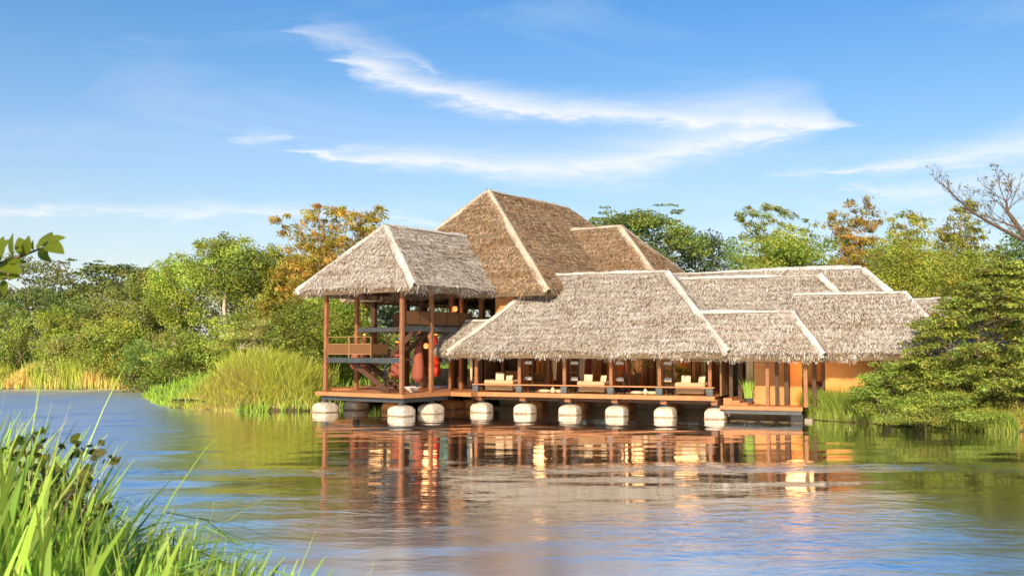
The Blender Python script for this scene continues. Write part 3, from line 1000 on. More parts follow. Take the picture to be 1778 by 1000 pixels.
def stair(p0, p1, width, n, name):
    """open flight from foot p0 to head p1 (run along u), width along v"""
    e = empty(name, (0, 0, 0)); e.parent = T
    for s in (0, width):
        MB().beam((p0[0], p0[1]+s, p0[2]), (p1[0], p1[1]+s, p1[2]), .07, .26).build('stringer', M['dark_wood'], e)
    for i in range(n):
        t = (i+.5)/n
        x = p0[0]+(p1[0]-p0[0])*t; z = p0[2]+(p1[2]-p0[2])*t
        MB().box(x-.14, x+.14, p0[1]+.04, p0[1]+width-.04, z, z+.045).build('tread', M['dark_wood'], e)
    for s in (0, width):
        hr = MB().beam((p0[0], p0[1]+s, p0[2]+.95), (p1[0], p1[1]+s, p1[2]+.95), .04, .05)
        for t in (0.05, .5, .95):
            x = p0[0]+(p1[0]-p0[0])*t; z = p0[2]+(p1[2]-p0[2])*t
            hr.beam((x, p0[1]+s, z), (x, p0[1]+s, z+.95), .03, .03)
        hr.build('handrail', M['dark_wood'], e)
    return e


stair((-1.25, .55, 1.02), (-4.0, .55, 2.60), 1.0, 9, 'lower_stair')
stair((-2.3, 1.5, 2.58), (-.25, 1.5, 4.12), .95, 9, 'upper_stair')
for u in (-2.3,):
    post(T, u, 1.4, 1.0, 2.6, .12, 'steel')
MB().box(-3.0, -1.5, 1.35, 2.5, 2.50, 2.60).build('half_landing', M['dark_wood'], T)
# walls further in: low parapets and partial upper walls
MB().box(-8.3, -4.0, 12.0, 12.2, 1.0, 1.9).build('parapet', M['concrete'], T)
MB().box(-3.4, .2, 8.5, 8.7, 1.0, 1.55).build('parapet', M['cream'], T)
MB().box(.2, 1.5, 7.2, 7.4, 1.0, 1.95).build('parapet', M['ochre'], T)
MB().box(-1.4, 4.0, 12.1, 12.25, 1.0, 3.95).build('inner_wall', M['ochre'], T)
MB().box(-1.4, 1.3, 12.1, 12.25, 4.15, 5.0).build('upper_wall', M['panel_wood'], T)
MB().box(.7, 1.9, 6.4, 6.5, 4.15, 6.0).build('upper_wall', M['ochre'], T)
MB().box(-8.1, 3.9, 12.05, 12.10, 4.15, 4.95).build('upper_parapet', M['panel_wood'], T)

# ------------------------------------------------------------------ furniture and lamps


def at_p(px, v, z): return to_world(PU(px, v), v, O_P, TH_P)+(z,)
def at_t(px, v, z): return to_world(TU(px, v), v, O_T, TH_T)+(z,)


def soft_box(c, s, mat, parent, name, rz=0, r=.05, rx=0, ry=0):
    o = MB().quad_box(c, s, rz, rx, ry).build(name, mat, parent)
    b_ = o.modifiers.new('bevel', 'BEVEL'); b_.width = r; b_.segments = 3
    o.data.polygons.foreach_set('use_smooth', [True]*len(o.data.polygons))
    return o


def pillow_mesh(s=.42, t=.13):
    n = 9
    V = []; F = []
    for sgn in (1, -1):
        for i in range(n):
            for j in range(n):
                x, y = i/(n-1)*2-1, j/(n-1)*2-1
                e = max(0, (1-x**4)*(1-y**4))**.5
                pinch = 1-.10*(abs(x)*abs(y))**2-.05*(1-abs(x))*abs(y)-.05*(1-abs(y))*abs(x)
                V.append((x*s/2*(1.06-.1*pinch), y*s/2*(1.06-.1*pinch), sgn*t/2*e))
    for k in range(2):
        for i in range(n-1):
            for j in range(n-1):
                a = k*n*n+i*n+j
                f = (a, a+n, a+n+1, a+1)
                F.append(f if k == 0 else f[::-1])
    me = bpy.data.meshes.new('pillow')
    me.from_pydata(V, [], F); me.update()
    me.polygons.foreach_set('use_smooth', [True]*len(F))
    me.materials.append(M['pillow'])
    return me


PME = pillow_mesh()


def sofa(px, v, w, label):
    e = empty('sofa', at_p(px, v, .99), -TH_P)
    tag(e, label, 'sofa', 'fabric sofas along the water rail')
    soft_box((0, 0, .20), (w, .78, .22), M['sofa'], e, 'seat_base', r=.03)
    soft_box((0, .02, .37), (w-.34, .70, .14), M['sofa'], e, 'seat_cushion', r=.05)
    soft_box((0, -.36, .42), (w-.30, .16, .30), M['sofa'], e, 'backrest', r=.05)
    for s in (-1, 1):
        MB().tube([(s*(w/2-.09), -.42, .47), (s*(w/2-.09), .40, .47)], .12, 12).build('armrest', M['sofa'], e, smooth=40)
        soft_box((s*(w/2-.09), 0, .36), (.17, .80, .20), M['sofa'], e, 'arm_panel', r=.03)
        for q in (-.3, .3):
            MB().box(s*(w/2-.12)-.03, s*(w/2-.12)+.03, q-.03, q+.03, 0, .09).build('leg', M['black'], e)
    return e


def pillow(px, v, z, tilt, spin, label, sc=1.0):
    o = bpy.data.objects.new('pillow', PME); C.objects.link(o)
    o.location = at_p(px, v, z)
    o.rotation_euler = (math.radians(tilt), 0, -TH_P+math.radians(spin))
    o.scale = (sc, sc, sc)
    tag(o, label, 'pillow', 'cream scatter pillows in the lounge')


sofa(871.5, .75, 1.48, 'cream sofa at the left end of the lounge rail, three pillows propped on it')
pillow(868, .62, 1.68, 80, 8, 'tall cream pillow propped upright at middle of the leftmost sofa', 1.05)
pillow(884, .72, 1.62, 75, -10, 'cream pillow lying low toward right end of the leftmost sofa', .9)
pillow(866, .9, 1.76, 82, -14, 'cream pillow just behind the tallest pillow of the leftmost sofa', .9)
sofa(1030, .75, 1.30, 'cream sofa between the third and fourth rail posts, two pillows at its ends')
pillow(1021, .62, 1.68, 80, 4, 'square cream pillow standing on left half of the middle sofa', 1.0)
pillow(1047, .70, 1.66, 78, -30, 'cream pillow turned sideways on right arm of the middle sofa', .95)
sofa(1200, .75, 1.32, 'cream sofa at the right end of the lounge rail beside the timber wall')
pillow(1190, .62, 1.68, 80, 3, 'square cream pillow standing on left half of the rightmost sofa', 1.05)
pillow(1217, .72, 1.66, 78, -32, 'cream pillow leaning on right arm of the rightmost sofa', 1.0)


def floor_cushion(px, v, z, w, label):
    mb = MB()
    mb.lathe((0, 0, 0), [(.05, 0), (w*.42, .015), (w*.5, .07), (w*.46, .13), (w*.3, .17), (.04, .18)], 20)
    o = mb.build('floor_cushion', M['pillow'], None, smooth=60)
    o.location = at_p(px, v, z)
    tag(o, label, 'cushion', 'round floor cushions on the lounge deck')


floor_cushion(946, .4, .99, .66, 'flat round cream floor cushion between first two sofas, left of the pair')
floor_cushion(972, .4, .99, .62, 'flat round cream floor cushion between first two sofas, right of the pair')
floor_cushion(1106, .4, .99, .66, 'flat round cream floor cushion under the little indoor tree, left of the pair')
floor_cushion(1132, .4, .99, .62, 'flat round cream floor cushion left of fifth rail bracket, right of the pair')
for px, lb in ((959.5, 'small white ball pot between the two left floor cushions'), (1119.5, 'small white ball pot between the two right floor cushions')):
    mb = MB().lathe((0, 0, 0), [(.05, 0), (.11, .05), (.135, .12), (.10, .20), (.05, .235), (.045, .29), (.06, .30)], 16)
    o = mb.build('pot', M['pillow'], None, smooth=60); o.location = at_p(px, .05, .99)
    tag(o, lb, 'pot', 'small pots on the lounge deck')
for i, px in enumerate((924, 1001, 1080, 1163)):
    e = empty('stool', at_p(px, .55, .99), -TH_P)
    soft_box((0, 0, .27), (.40, .40, .08), M['black'], e, 'seat', r=.02)
    MB().lathe((0, 0, 0), [(.14, 0), (.15, .02), (.12, .06), (.12, .20), (.16, .23)], 14).build('pedestal', M['black'], e, smooth=40)
    tag(e, ('low black stool just right of the leftmost sofa', 'low black stool just left of the middle sofa',
            'low black stool just right of the middle sofa', 'low black stool just left of the rightmost sofa')[i], 'stool', 'black stools behind the rail')


def ladder(px, v, label):
    e = empty('ladder_shelf', at_p(px, v, .99), -TH_P)
    tag(e, label, 'shelf', 'ladder shelves beside the rail posts')
    for s in (-.19, .19):
        MB().box(s-.03, s+.03, -.03, .03, 0, 1.9).build('upright', M['dark_wood'], e)
    for z in (.55, .95, 1.30):
        MB().box(-.22, .22, -.15, .15, z, z+.035).build('shelf_board', M['panel_wood'], e)
    return e


def towels(px, v, z, w, label):
    e = empty('folded_towels', at_p(px, v, z), -TH_P)
    for k in range(3):
        soft_box((0.01*k, 0, .03+.052*k), (w-.02*k, .22, .048), M['white'], e, 'towel', r=.018)
    tag(e, label, 'towels', 'folded towels on ladder shelves')


for i, (px, wh) in enumerate(((918, 'the second rail post'), (997.5, 'the third rail post'), (1076, 'the fourth rail post'), (1159, 'the fifth rail post'))):
    ladder(px, 1.3, 'narrow ladder shelf with two tiers of towels beside '+wh)
    towels(px, 1.3, 1.99-.415, .38, 'folded white towels on the lower tier of the ladder shelf by '+wh)
    towels(px, 1.3, 2.325, .40, 'folded white towels on the upper tier of the ladder shelf by '+wh)


def armchair(px, v, label):
    e = empty('armchair', at_p(px, v, .99), -TH_P)
    tag(e, label, 'armchair', 'brown armchairs deeper in the lounge')
    soft_box((0, 0, .25), (1.0, .8, .34), M['brown_fabric'], e, 'seat', r=.05)
    soft_box((0, .34, .55), (1.0, .18, .55), M['brown_fabric'], e, 'backrest', r=.06)
    for s in (-.44, .44):
        soft_box((s, 0, .45), (.16, .8, .34), M['brown_fabric'], e, 'armrest', r=.05)


armchair(938, 3.9, 'brown armchair deep in the lounge behind the left floor cushions')
armchair(1094, 3.9, 'brown armchair deep in the lounge left of the little tree')


def cone_lamp(loc, h, r, mat, label, lit=True):
    """tall hanging fabric cone: narrow neck at the top, widest low down, tapering to a small base"""
    e = empty('hanging_cone_lamp', loc)
    r *= .80
    prof = [(r*.42, 0), (r*.52, .012*h), (r*.94, .085*h), (r, .105*h), (r*.985, .13*h), (r*.32, .95*h), (r*.27, .98*h), (r*.24, h)]
    MB().lathe((0, 0, 0), prof, 24).build('shade', M[mat], e, smooth=40)
    MB().lathe((0, 0, h), [(r*.22, 0), (r*.26, .02), (r*.26, .07), (r*.10, .09)], 16).build('neck_ring', M['glow'] if lit else M['dark_wood'], e, smooth=40)
    MB().tube([(0, 0, h+.08), (0, 0, 4.0-loc[2])], .012, 5).build('cable', M['black'], e)
    tag(e, label, 'lamp', 'hanging cone lamps under the upper floor')
    return e


gm, gnt, gb = new_mat('lamp_glow')
gb.inputs['Base Color'].default_value = (0.7, 0.25, 0.08, 1)
gb.inputs['Emission Color'].default_value = (1.0, 0.30, 0.08, 1)
gb.inputs['Emission Strength'].default_value = 1.3
M['glow'] = gm
cone_lamp(at_t(727, 2.9, 1.42), 2.45, .44, 'red_fabric', 'large terracotta cone lamp hanging nearest, right of the corner post')
cone_lamp(at_t(690, 4.4, 1.50), 1.9, .48, 'red_fabric', 'terracotta cone lamp partly hidden behind the corner post')
cone_lamp(at_t(757, 6.0, 1.6), 2.2, .34, 'bright_red', 'scarlet cone lamp beneath the tip of the small thatch gable')
cone_lamp(at_t(746, 7.2, 1.6), 2.1, .40, 'red_fabric', 'terracotta cone lamp just left of the scarlet one')
cone_lamp(at_t(617, 5.0, 1.95), 1.85, .34, 'red_fabric', 'terracotta cone lamp seen above the first landing panels, left of two')
cone_lamp(at_t(633, 6.8, 1.9), 1.95, .34, 'red_fabric', 'terracotta cone lamp seen above the landing panels, right of two')
cone_lamp(at_t(790, 7.5, 1.6), 2.1, .40, 'red_fabric', 'terracotta cone lamp just left of the lounge drape')
for px, v, w, lb in ((1024, 4.2, .62, 'broad terracotta fabric panel hanging behind the middle sofa'), (1083, 5.2, .30, 'narrow terracotta fabric panel hanging behind the fourth rail post'), (953, 4.4, .55, 'wide brown fabric panel hanging between the two left ladder shelves')):
    mb = MB()
    u = 0
    n = 12
    for k in range(n+1):
        x = (k/n-.5)*w
        for z in (3.0, 2.4, 1.9, 1.56):
            mb.v.append((x*(1+.12*(3.0-z)), .04*math.sin(k*1.9), z))
    for k in range(n):
        for j in range(3):
            a = k*4+j
            mb.f.append((a, a+4, a+5, a+1))
    o = mb.build('wall_hanging', M['red_fabric'] if 'terra' in lb else M['brown_fabric'], None, smooth=60)
    o.location = at_p(px, v, 0); o.rotation_euler = (0, 0, -TH_P)
    s_ = o.modifiers.new('thick', 'SOLIDIFY'); s_.thickness = .02
    tag(o, lb, 'hanging panel', 'fabric panels hung in the lounge')


def lantern(loc, label, power):
    e = empty('pendant_lantern', loc)
    MB().lathe((0, 0, 0), [(.05, 0), (.11, .04), (.13, .14), (.10, .24), (.04, .28)], 14).build('globe', M['glow'], e, smooth=60)
    MB().lathe((0, 0, .28), [(.06, 0), (.05, .05), (.015, .07)], 10).build('cap', M['black'], e, smooth=40)
    MB().tube([(0, 0, .34), (0, 0, 1.1)], .01, 5).build('cable', M['black'], e)
    l = bpy.data.lights.new('lamp_bulb', 'POINT'); l.energy = power*1.0; l.color = (1.0, .50, .20); l.shadow_soft_size = .6
    lo = bpy.data.objects.new('lamp_bulb', l); C.objects.link(lo); lo.parent = e; lo.location = (0, 0, -.12)
    tag(e, label, 'lantern', 'lit lanterns inside the lodge')


lantern(at_p(945, 4.8, 2.75), 'lit amber lantern hanging deep in the lounge behind the second rail post', 42)
lantern(at_p(1098, 4.8, 2.75), 'lit amber lantern hanging deep in the lounge above the little tree', 42)
lantern(at_p(1190, 4.8, 2.75), 'lit amber lantern hanging above the leafy indoor plant', 32)
lantern(at_p(1384, .75, 2.62), 'lit amber lantern hanging under the porch thatch', 42)
lantern(at_t(740, 5.0, 3.1), 'lit amber lantern hanging among the cone lamps on ground floor', 46)
lantern(at_t(660, 5.6, 3.1), 'lit amber lantern hanging behind the open staircase', 30)
lantern(at_t(790, 5.4, 5.0), 'lit amber lantern hanging on the upper floor', 34)

o = MB().lathe((0, 0, 0), [(.12, 0), (.14, .03), (.30, .12), (.40, .24), (.42, .27), (.38, .26), (.26, .15), (.06, .08)], 24).build('bowl', M['white'], None, smooth=50)
o.location = at_t(717, 1.6, 1.0)
tag(o, 'wide white bowl on the deck beneath the nearest cone lamp', 'bowl')

# ------------------------------------------------------------------ vegetation


def leaf_cloud(cent, rad, count, L, W, up=.5, out=None, aim=None, aimw=0.0, tvar=.22, seed=0, hue=None, droop=0.0):
    """diamond leaves spread through flattened blobs; returns V, F, tint"""
    r = np.random.default_rng(seed)
    cent = np.asarray(cent, float); rad = np.asarray(rad, float)
    count = np.asarray(count, int)
    idx = np.repeat(np.arange(len(cent)), count)
    m = len(idx)
    g = r.normal(0, 1, (m, 3)); g /= np.linalg.norm(g, axis=1)[:, None]
    rr = r.random(m)**.45
    p = cent[idx]+g*rr[:, None]*rad[idx]
    nrm_ = r.normal(0, 1, (m, 3)); nrm_ /= np.linalg.norm(nrm_, axis=1)[:, None]
    nrm_ = nrm_*(1-up)+np.array([0, 0, up])+g*.35
    nrm_ /= np.linalg.norm(nrm_, axis=1)[:, None]
    a = r.normal(0, 1, (m, 3))
    if aim is not None:
        a = a*(1-aimw)+np.asarray(aim)*aimw*1.7
    a[:, 2] -= droop
    a -= nrm_*(a*nrm_).sum(1)[:, None]
    a /= np.linalg.norm(a, axis=1)[:, None]+1e-9
    b_ = np.cross(nrm_, a)
    l = L*r.uniform(.65, 1.35, m)[:, None]; w = W*r.uniform(.65, 1.35, m)[:, None]
    V = np.stack([p-a*l*.5, p+b_*w*.5-a*l*.06, p+a*l*.5, p-b_*w*.5-a*l*.06], 1).reshape(-1, 3)
    F = np.arange(m*4).reshape(-1, 4)
    ct = np.clip(1+r.normal(0, tvar, (len(cent), 1))+r.normal(0, tvar*.25, (len(cent), 3)), .45, 1.7)
    if hue is not None:
        k = r.random(len(cent))[:, None]
        ct = ct*((1-k)*np.ones(3)+k*np.asarray(hue))
    tint = np.repeat(ct[idx], 4, axis=0)
    return V, F, tint


def limb(mb, p, q, r0, r1, r, bow=.12, n=5, sides=5):
    p = np.asarray(p, float); q = np.asarray(q, float)
    L = np.linalg.norm(q-p)
    off = r.normal(0, bow*L*.5, 3); off[2] = abs(off[2])*.6
    pts = []
    for i in range(n+1):
        t = i/n
        pts.append(p+(q-p)*t+off*math.sin(math.pi*t)+r.normal(0, .012*L, 3)*(0 < i < n))
    mb.tube(pts, [r0+(r1-r0)*(i/n)**.8 for i in range(n+1)], sides)
    return pts


LM = {
    'dark': leaf_mat('leaf_dark', (0.176, 0.197, 0.060), .28),
    'deep': leaf_mat('leaf_deep', (0.134, 0.197, 0.050), .28),
    'green': leaf_mat('leaf_green', (0.261, 0.323, 0.065), .35),
    'bright': leaf_mat('leaf_bright', (0.354, 0.407, 0.068), .38),
    'lime': leaf_mat('leaf_lime', (0.483, 0.440, 0.094), .40),
    'olive': leaf_mat('leaf_olive', (0.286, 0.315, 0.061), .36),
    'pale': leaf_mat('leaf_pale', (0.400, 0.400, 0.128), .36),
    'gold': leaf_mat('leaf_gold', (0.56, 0.36, 0.095), .5),
    'amber': leaf_mat('leaf_amber', (0.620, 0.322, 0.058), .40),
    'grass': leaf_mat('grass_blade', (0.356, 0.475, 0.081), .40, .45),
    'lush': leaf_mat('lush_blade', (0.405, 0.589, 0.110), .42, .38, .35),
    'broad': leaf_mat('broad_leaf', (0.145, 0.180, 0.015), .5, .35, .25),
    'weed': leaf_mat('weed_leaf', (0.096, 0.136, 0.025), .3, .4),
}


def place(px, Y):
    return (px-889.0)/FPX*Y


def zof(py, Y):
    return EYE+(HOR-py)/FPX*Y


def tree(name, label, cat, px, wpx, ytop, ybot, Y, kind, leaf, bark='bark', group=None, n=26, leaves=7500, L=.26, seed=0, lean=0.0, stems=1, hue=None, base_px=None, depth=None, trunk_r=None):
    r = np.random.default_rng(seed+100)
    X = place(px, Y); R = wpx/2/FPX*Y
    zt, zb = zof(ytop, Y), zof(ybot, Y)
    bx = place(base_px, Y) if base_px is not None else X+lean
    g = gz(bx, Y)
    zb = max(zb, g+.15)
    H = zt-zb
    e = empty(name, (bx, Y, g))
    tag(e, label, cat, group)
    D = depth if depth else R*.8
    cents, rads = [], []
    if kind in ('round', 'feathery'):
        # golden-angle spread over the ellipsoid, jittered, a third inside
        for i in range(n):
            t = (i+.5)/n
            zz = 1-2*t
            a = i*2.39996+r.normal(0, .3)
            k = r.uniform(.62, .88) if i % 3 else r.uniform(.15, .55)
            rr = math.sqrt(max(0, 1-zz*zz))
            w = 1.0 if zz > -.2 else 1-.35*(-zz-.2)
            c = np.array([X+R*rr*math.cos(a)*k*w, Y+D*rr*math.sin(a)*k*w, (zt+zb)/2+H/2*zz*(k*.5+.46)])
            q = r.uniform(.20, .36)
            cents.append(c); rads.append((R*q+.25, D*q+.25, (H*.5*q*.72+.16) if kind == 'round' else (H*.5*q*.95+.15)))
        # ragged tips
        for i in range(n//2):
            a = r.uniform(0, 6.28); zz = r.uniform(-.1, 1.0); rr = math.sqrt(1-zz*zz)
            k = r.uniform(.92, 1.10)
            c = np.array([X+R*rr*math.cos(a)*k, Y+D*rr*math.sin(a)*k, (zt+zb)/2+H/2*zz*r.uniform(.88, 1.04)])
            cents.append(c); rads.append((R*.10+.14, D*.10+.14, H*.035+.12))
    elif kind == 'umbrella':
        for i in range(n):
            a = r.uniform(0, 6.28); k = math.sqrt(r.random())
            zz = 1-.55*k**2.2-r.random()**1.6*.55
            c = np.array([X+R*k*math.cos(a), Y+D*k*math.sin(a), zb+H*max(.03, zz)*.93])
            q = r.uniform(.16, .30)
            cents.append(c); rads.append((R*q+.2, D*q+.2, H*.055+.12))
        for i in range(n//2):
            a = r.uniform(0, 6.28); k = r.uniform(.5, 1.08)
            c = np.array([X+R*k*math.cos(a), Y+D*k*math.sin(a), zb+H*(1.03-.5*k**2+r.normal(0, .05))])
            cents.append(c); rads.append((R*.09+.12, D*.09+.12, .12))
    cents = np.array(cents); rads = np.array(rads)
    wgt = (rads[:, 0]*rads[:, 1]+rads[:, 0]*rads[:, 2]); wgt = wgt/wgt.sum()
    cnt = np.maximum(8, (wgt*leaves).astype(int))
    cnt = (cnt*1.3).astype(int)
    V, F, t = leaf_cloud(cents, rads, cnt, L*.86, L*.86*.52, up=.45 if kind == 'umbrella' else .3, seed=seed, hue=hue, tvar=.26)
    V = V-np.array([bx, Y, g])
    mesh_arrays('crown', V, F, LM[leaf], e, tint=t)
    # trunk and limbs
    mb = MB()
    tr = trunk_r or max(.06, .028*(zt-g)**.9)
    top = np.array([X-bx, 0, (zb+H*.55)-g])
    if stems == 1:
        fork = np.array([(X-bx)*.6+r.normal(0, .1), r.normal(0, .15), (zb-g)+H*.12])
        fork[2] = max(fork[2], .3)
        limb(mb, (0, 0, -.3), fork, tr*1.25, tr*.85, r, .06, 5, 7)
        limb(mb, fork, top, tr*.85, tr*.25, r, .10, 4, 6)
        forks = [fork]
    else:
        forks = []
        for s in range(stems):
            a = r.uniform(0, 6.28)
            f = np.array([R*.45*math.cos(a), D*.4*math.sin(a), (zb-g)+H*r.uniform(.15, .4)])
            limb(mb, (r.normal(0, .12), r.normal(0, .12), -.2), f, tr, tr*.6, r, .10, 5, 5)
            forks.append(f)
    for i in r.permutation(n)[:min(n, 16)]:
        c = cents[i]-np.array([bx, Y, g])
        f = forks[r.integers(len(forks))]
        s = f+(top-f)*r.uniform(0, .8) if stems == 1 else f
        limb(mb, s, c, tr*.42, tr*.07, r, .14, 4, 4)
    mb.build('trunk', M[bark], e, smooth=60)
    return e


def bamboo(name, label, px, wpx, ytop, ybot, Y, leaf, seed, culms=26, leaves=9000, base_px=None, group='bamboo clumps around the lodge', plume=None, hue=None):
    """a clump of arching culms with drooping leaf sprays"""
    r = np.random.default_rng(seed+500)
    bx = place(base_px if base_px else px, Y)
    g = gz(bx, Y)
    e = empty(name, (bx, Y, g)); tag(e, label, 'bamboo', group)
    R = wpx/2/FPX*Y; zt = zof(ytop, Y); X = place(px, Y)
    zb = max(zof(ybot, Y), g+.2)
    mb = MB()
    cents, rads, aims = [], [], []
    culms = int(culms*1.5)
    for i in range(culms):
        a = i*2.39996+r.normal(0, .3); k = math.sqrt((i+.5)/culms)
        if plume and i < len(plume):
            tx, ty = plume[i]
            tip = np.array([place(tx, Y)-bx, r.normal(0, .6), zof(ty, Y)-g])
        else:
            hh = (zt-g)*(1-.34*k**1.5)*r.uniform(.66, .93)
            tip = np.array([X-bx+R*k*math.cos(a)*.92, R*.75*k*math.sin(a), hh])
        root = np.array([.5*k*math.cos(a), .5*k*math.sin(a), -.2])
        ctrl = root+(tip-root)*np.array([.25, .25, .82])
        pts = []
        for j in range(9):
            t = j/8
            pts.append((1-t)**2*root+2*t*(1-t)*ctrl+t*t*tip)
        mb.tube(pts, [.05*(1-.8*j/8) for j in range(9)], 5)
        # sprays along the upper two thirds
        for j in range(24):
            t = r.uniform(.22, 1.0)**.8
            if t*(zt-g) < (zb-g)*.9: continue
            p = (1-t)**2*root+2*t*(1-t)*ctrl+t*t*tip
            o_ = r.normal(0, 1, 3)*np.array([.55, .55, .25]); o_[2] -= .18
            cents.append(p+o_*(.35 if t > .9 else 1.0)); s = r.uniform(.42, .95)*(1.2-.62*t)
            rads.append((s*1.15, s, s*.55))
    cents = np.array(cents); rads = np.array(rads)
    cnt = np.full(len(cents), max(4, int(leaves*2.4)//len(cents)))
    V, F, t = leaf_cloud(cents, rads, cnt, .40, .085, up=.25, aim=(.8, 0, -.45), aimw=.45, seed=seed, tvar=.24, hue=hue, droop=.3)
    mesh_arrays('crown', V, F, LM[leaf], e, tint=t)
    mb.build('culms', M['culm'], e, smooth=60)
    return e


GL, GR = 'trees and bushes on the left far bank', 'trees behind the lodge on the right'
# ---- left bank, back row
tree('rain_tree', 'broad dark spreading tree at the far left edge behind the bushes', 'tree', 45, 250, 436, 585, 98, 'umbrella', 'dark', n=60, leaves=12000, L=.34, seed=1, group=GL, hue=(1.25, 1.1, .9))
tree('rain_tree', 'flat-topped dark tree against the sky, second from the left edge', 'tree', 205, 190, 452, 570, 96, 'umbrella', 'deep', n=50, leaves=10000, L=.32, seed=2, group=GL, hue=(1.5, 1.25, 1))
tree('shade_tree', 'shadowy dark tree low behind the leftmost bushes', 'tree', 90, 260, 500, 660, 90, 'round', 'deep', n=34, leaves=9000, L=.34, seed=3, group=GL)
tree('shade_tree', 'shadowy tree standing low behind the yellowish bush', 'tree', 270, 230, 470, 660, 90, 'round', 'dark', n=34, leaves=9000, L=.34, seed=4, group=GL)
tree('shade_tree', 'shadowy tree behind the pale-trunked tall tree', 'tree', 430, 230, 430, 660, 84, 'round', 'dark', n=34, leaves=9000, L=.32, seed=5, group=GL)
tree('shade_tree', 'shadowy dark tree seen through the open tower pavilion', 'tree', 610, 240, 490, 700, 82, 'round', 'deep', n=34, leaves=9000, L=.32, seed=6, group=GL)
tree('shade_tree', 'dark tree far behind the tall roof, seen through its upper storey', 'tree', 780, 260, 480, 700, 90, 'round', 'deep', n=30, leaves=7000, L=.34, seed=66, group=GL)
# ---- left bank, middle
tree('feathery_tree', 'soft feathery olive tree rising between the dark tree and the light green one', 'tree', 262, 110, 462, 600, 86, 'feathery', 'olive', n=26, leaves=8000, L=.24, seed=7, group=GL, hue=(.7, .85, 1))
tree('round_bush', 'rounded green bush at the extreme left edge above the reeds', 'bush', 18, 120, 528, 655, 80, 'round', 'green', n=30, leaves=8500, L=.22, seed=8, group=GL, stems=3)
tree('round_bush', 'bright green rounded bush just right of the leftmost bush', 'bush', 104, 100, 530, 655, 79, 'round', 'bright', n=28, leaves=8000, L=.22, seed=9, group=GL, stems=3)
tree('flowering_bush', 'large yellowish bush in the middle of the left bank', 'bush', 178, 150, 505, 660, 82, 'round', 'pale', n=34, leaves=9500, L=.22, seed=10, group=GL, stems=3, hue=(.62, .85, .5))
tree('round_bush', 'medium green bush in front of the yellowish bush above the reeds', 'bush', 196, 130, 545, 668, 77.5, 'round', 'green', n=32, leaves=9000, L=.21, seed=11, group=GL, stems=4, hue=(1.4, 1.25, 1))
tree('flowering_bush', 'low pale yellow-green bush between the bright bush and the reeds', 'bush', 120, 110, 575, 672, 77.8, 'round', 'pale', n=24, leaves=6500, L=.2, seed=12, group=GL, stems=4, hue=(.7, .9, .5))
tree('slender_tree', 'light green slender tree with a thin pale trunk left of the tall one', 'tree', 306, 120, 442, 580, 74, 'feathery', 'bright', 'pale_bark', n=34, leaves=10000, L=.22, seed=13, group=GL, hue=(.92, 1.0, 1))
tree('round_bush', 'dark green bush at the waterside where reeds meet the grassy mound', 'bush', 256, 120, 590, 690, 71, 'round', 'green', n=28, leaves=8500, L=.19, seed=14, group=GL, stems=4, hue=(.8, .95, 1))
tree('tall_tree', 'tall airy tree with a bare whitish trunk in the left treeline', 'tree', 392, 150, 408, 520, 69, 'feathery', 'olive', 'pale_bark', n=40, leaves=11000, L=.22, seed=15, group=GL, hue=(.95, 1.2, 1), trunk_r=.14)
tree('slender_tree', 'yellow-green tree between the tall airy tree and the amber bamboo', 'tree', 470, 130, 425, 620, 70, 'feathery', 'olive', n=36, leaves=10000, L=.22, seed=16, group=GL, hue=(1.1, 1.05, .8))
tree('round_bush', 'mid green bush under the slender light green tree', 'bush', 330, 150, 570, 690, 64, 'round', 'green', n=32, leaves=9500, L=.19, seed=17, group=GL, stems=4, hue=(1.2, 1.15, 1))
tree('round_bush', 'leafy green bush beneath the tall airy tree', 'bush', 420, 150, 540, 690, 63, 'round', 'bright', n=30, leaves=9000, L=.19, seed=18, group=GL, stems=4)
tree('stemmy_shrub', 'pale shrub with bare whitish stems on the grassy mound', 'shrub', 440, 115, 553, 632, 56, 'umbrella', 'pale', 'pale_bark', n=30, leaves=5500, L=.16, seed=19, group=GL, stems=6, hue=(.75, .95, .6), trunk_r=.055)
tree('young_tree', 'young tree with thin pale stems close to the left post of the tower', 'tree', 520, 120, 520, 640, 57, 'feathery', 'olive', 'pale_bark', n=30, leaves=8000, L=.17, seed=20, group=GL, stems=4, trunk_r=.05, hue=(1.1, 1.2, 1))
tree('leafy_tree', 'bright leafy tree right behind the left post of the tower', 'tree', 575, 130, 505, 700, 62, 'round', 'bright', n=34, leaves=10000, L=.19, seed=21, group=GL, stems=3, hue=(.9, 1, 1))
tree('round_bush', 'green bush behind the tower stairs at ground level', 'bush', 650, 140, 560, 700, 66, 'round', 'green', n=28, leaves=7000, L=.2, seed=22, group=GL, stems=4)
bamboo('bamboo_clump', 'tall amber bamboo clump rising left of the tower roof', 575, 215, 352, 560, 68, 'gold', 23, culms=34, leaves=17000, hue=(.62, 1.0, .7),
       plume=[(480, 380), (500, 370), (528, 362), (548, 358), (580, 356), (592, 360), (615, 372), (640, 366), (655, 358), (662, 372)])
bamboo('bamboo_clump', 'green-gold bamboo clump at left of the amber one', 500, 130, 408, 600, 69, 'olive', 24, culms=24, leaves=10000, hue=(1.3, .95, .8))
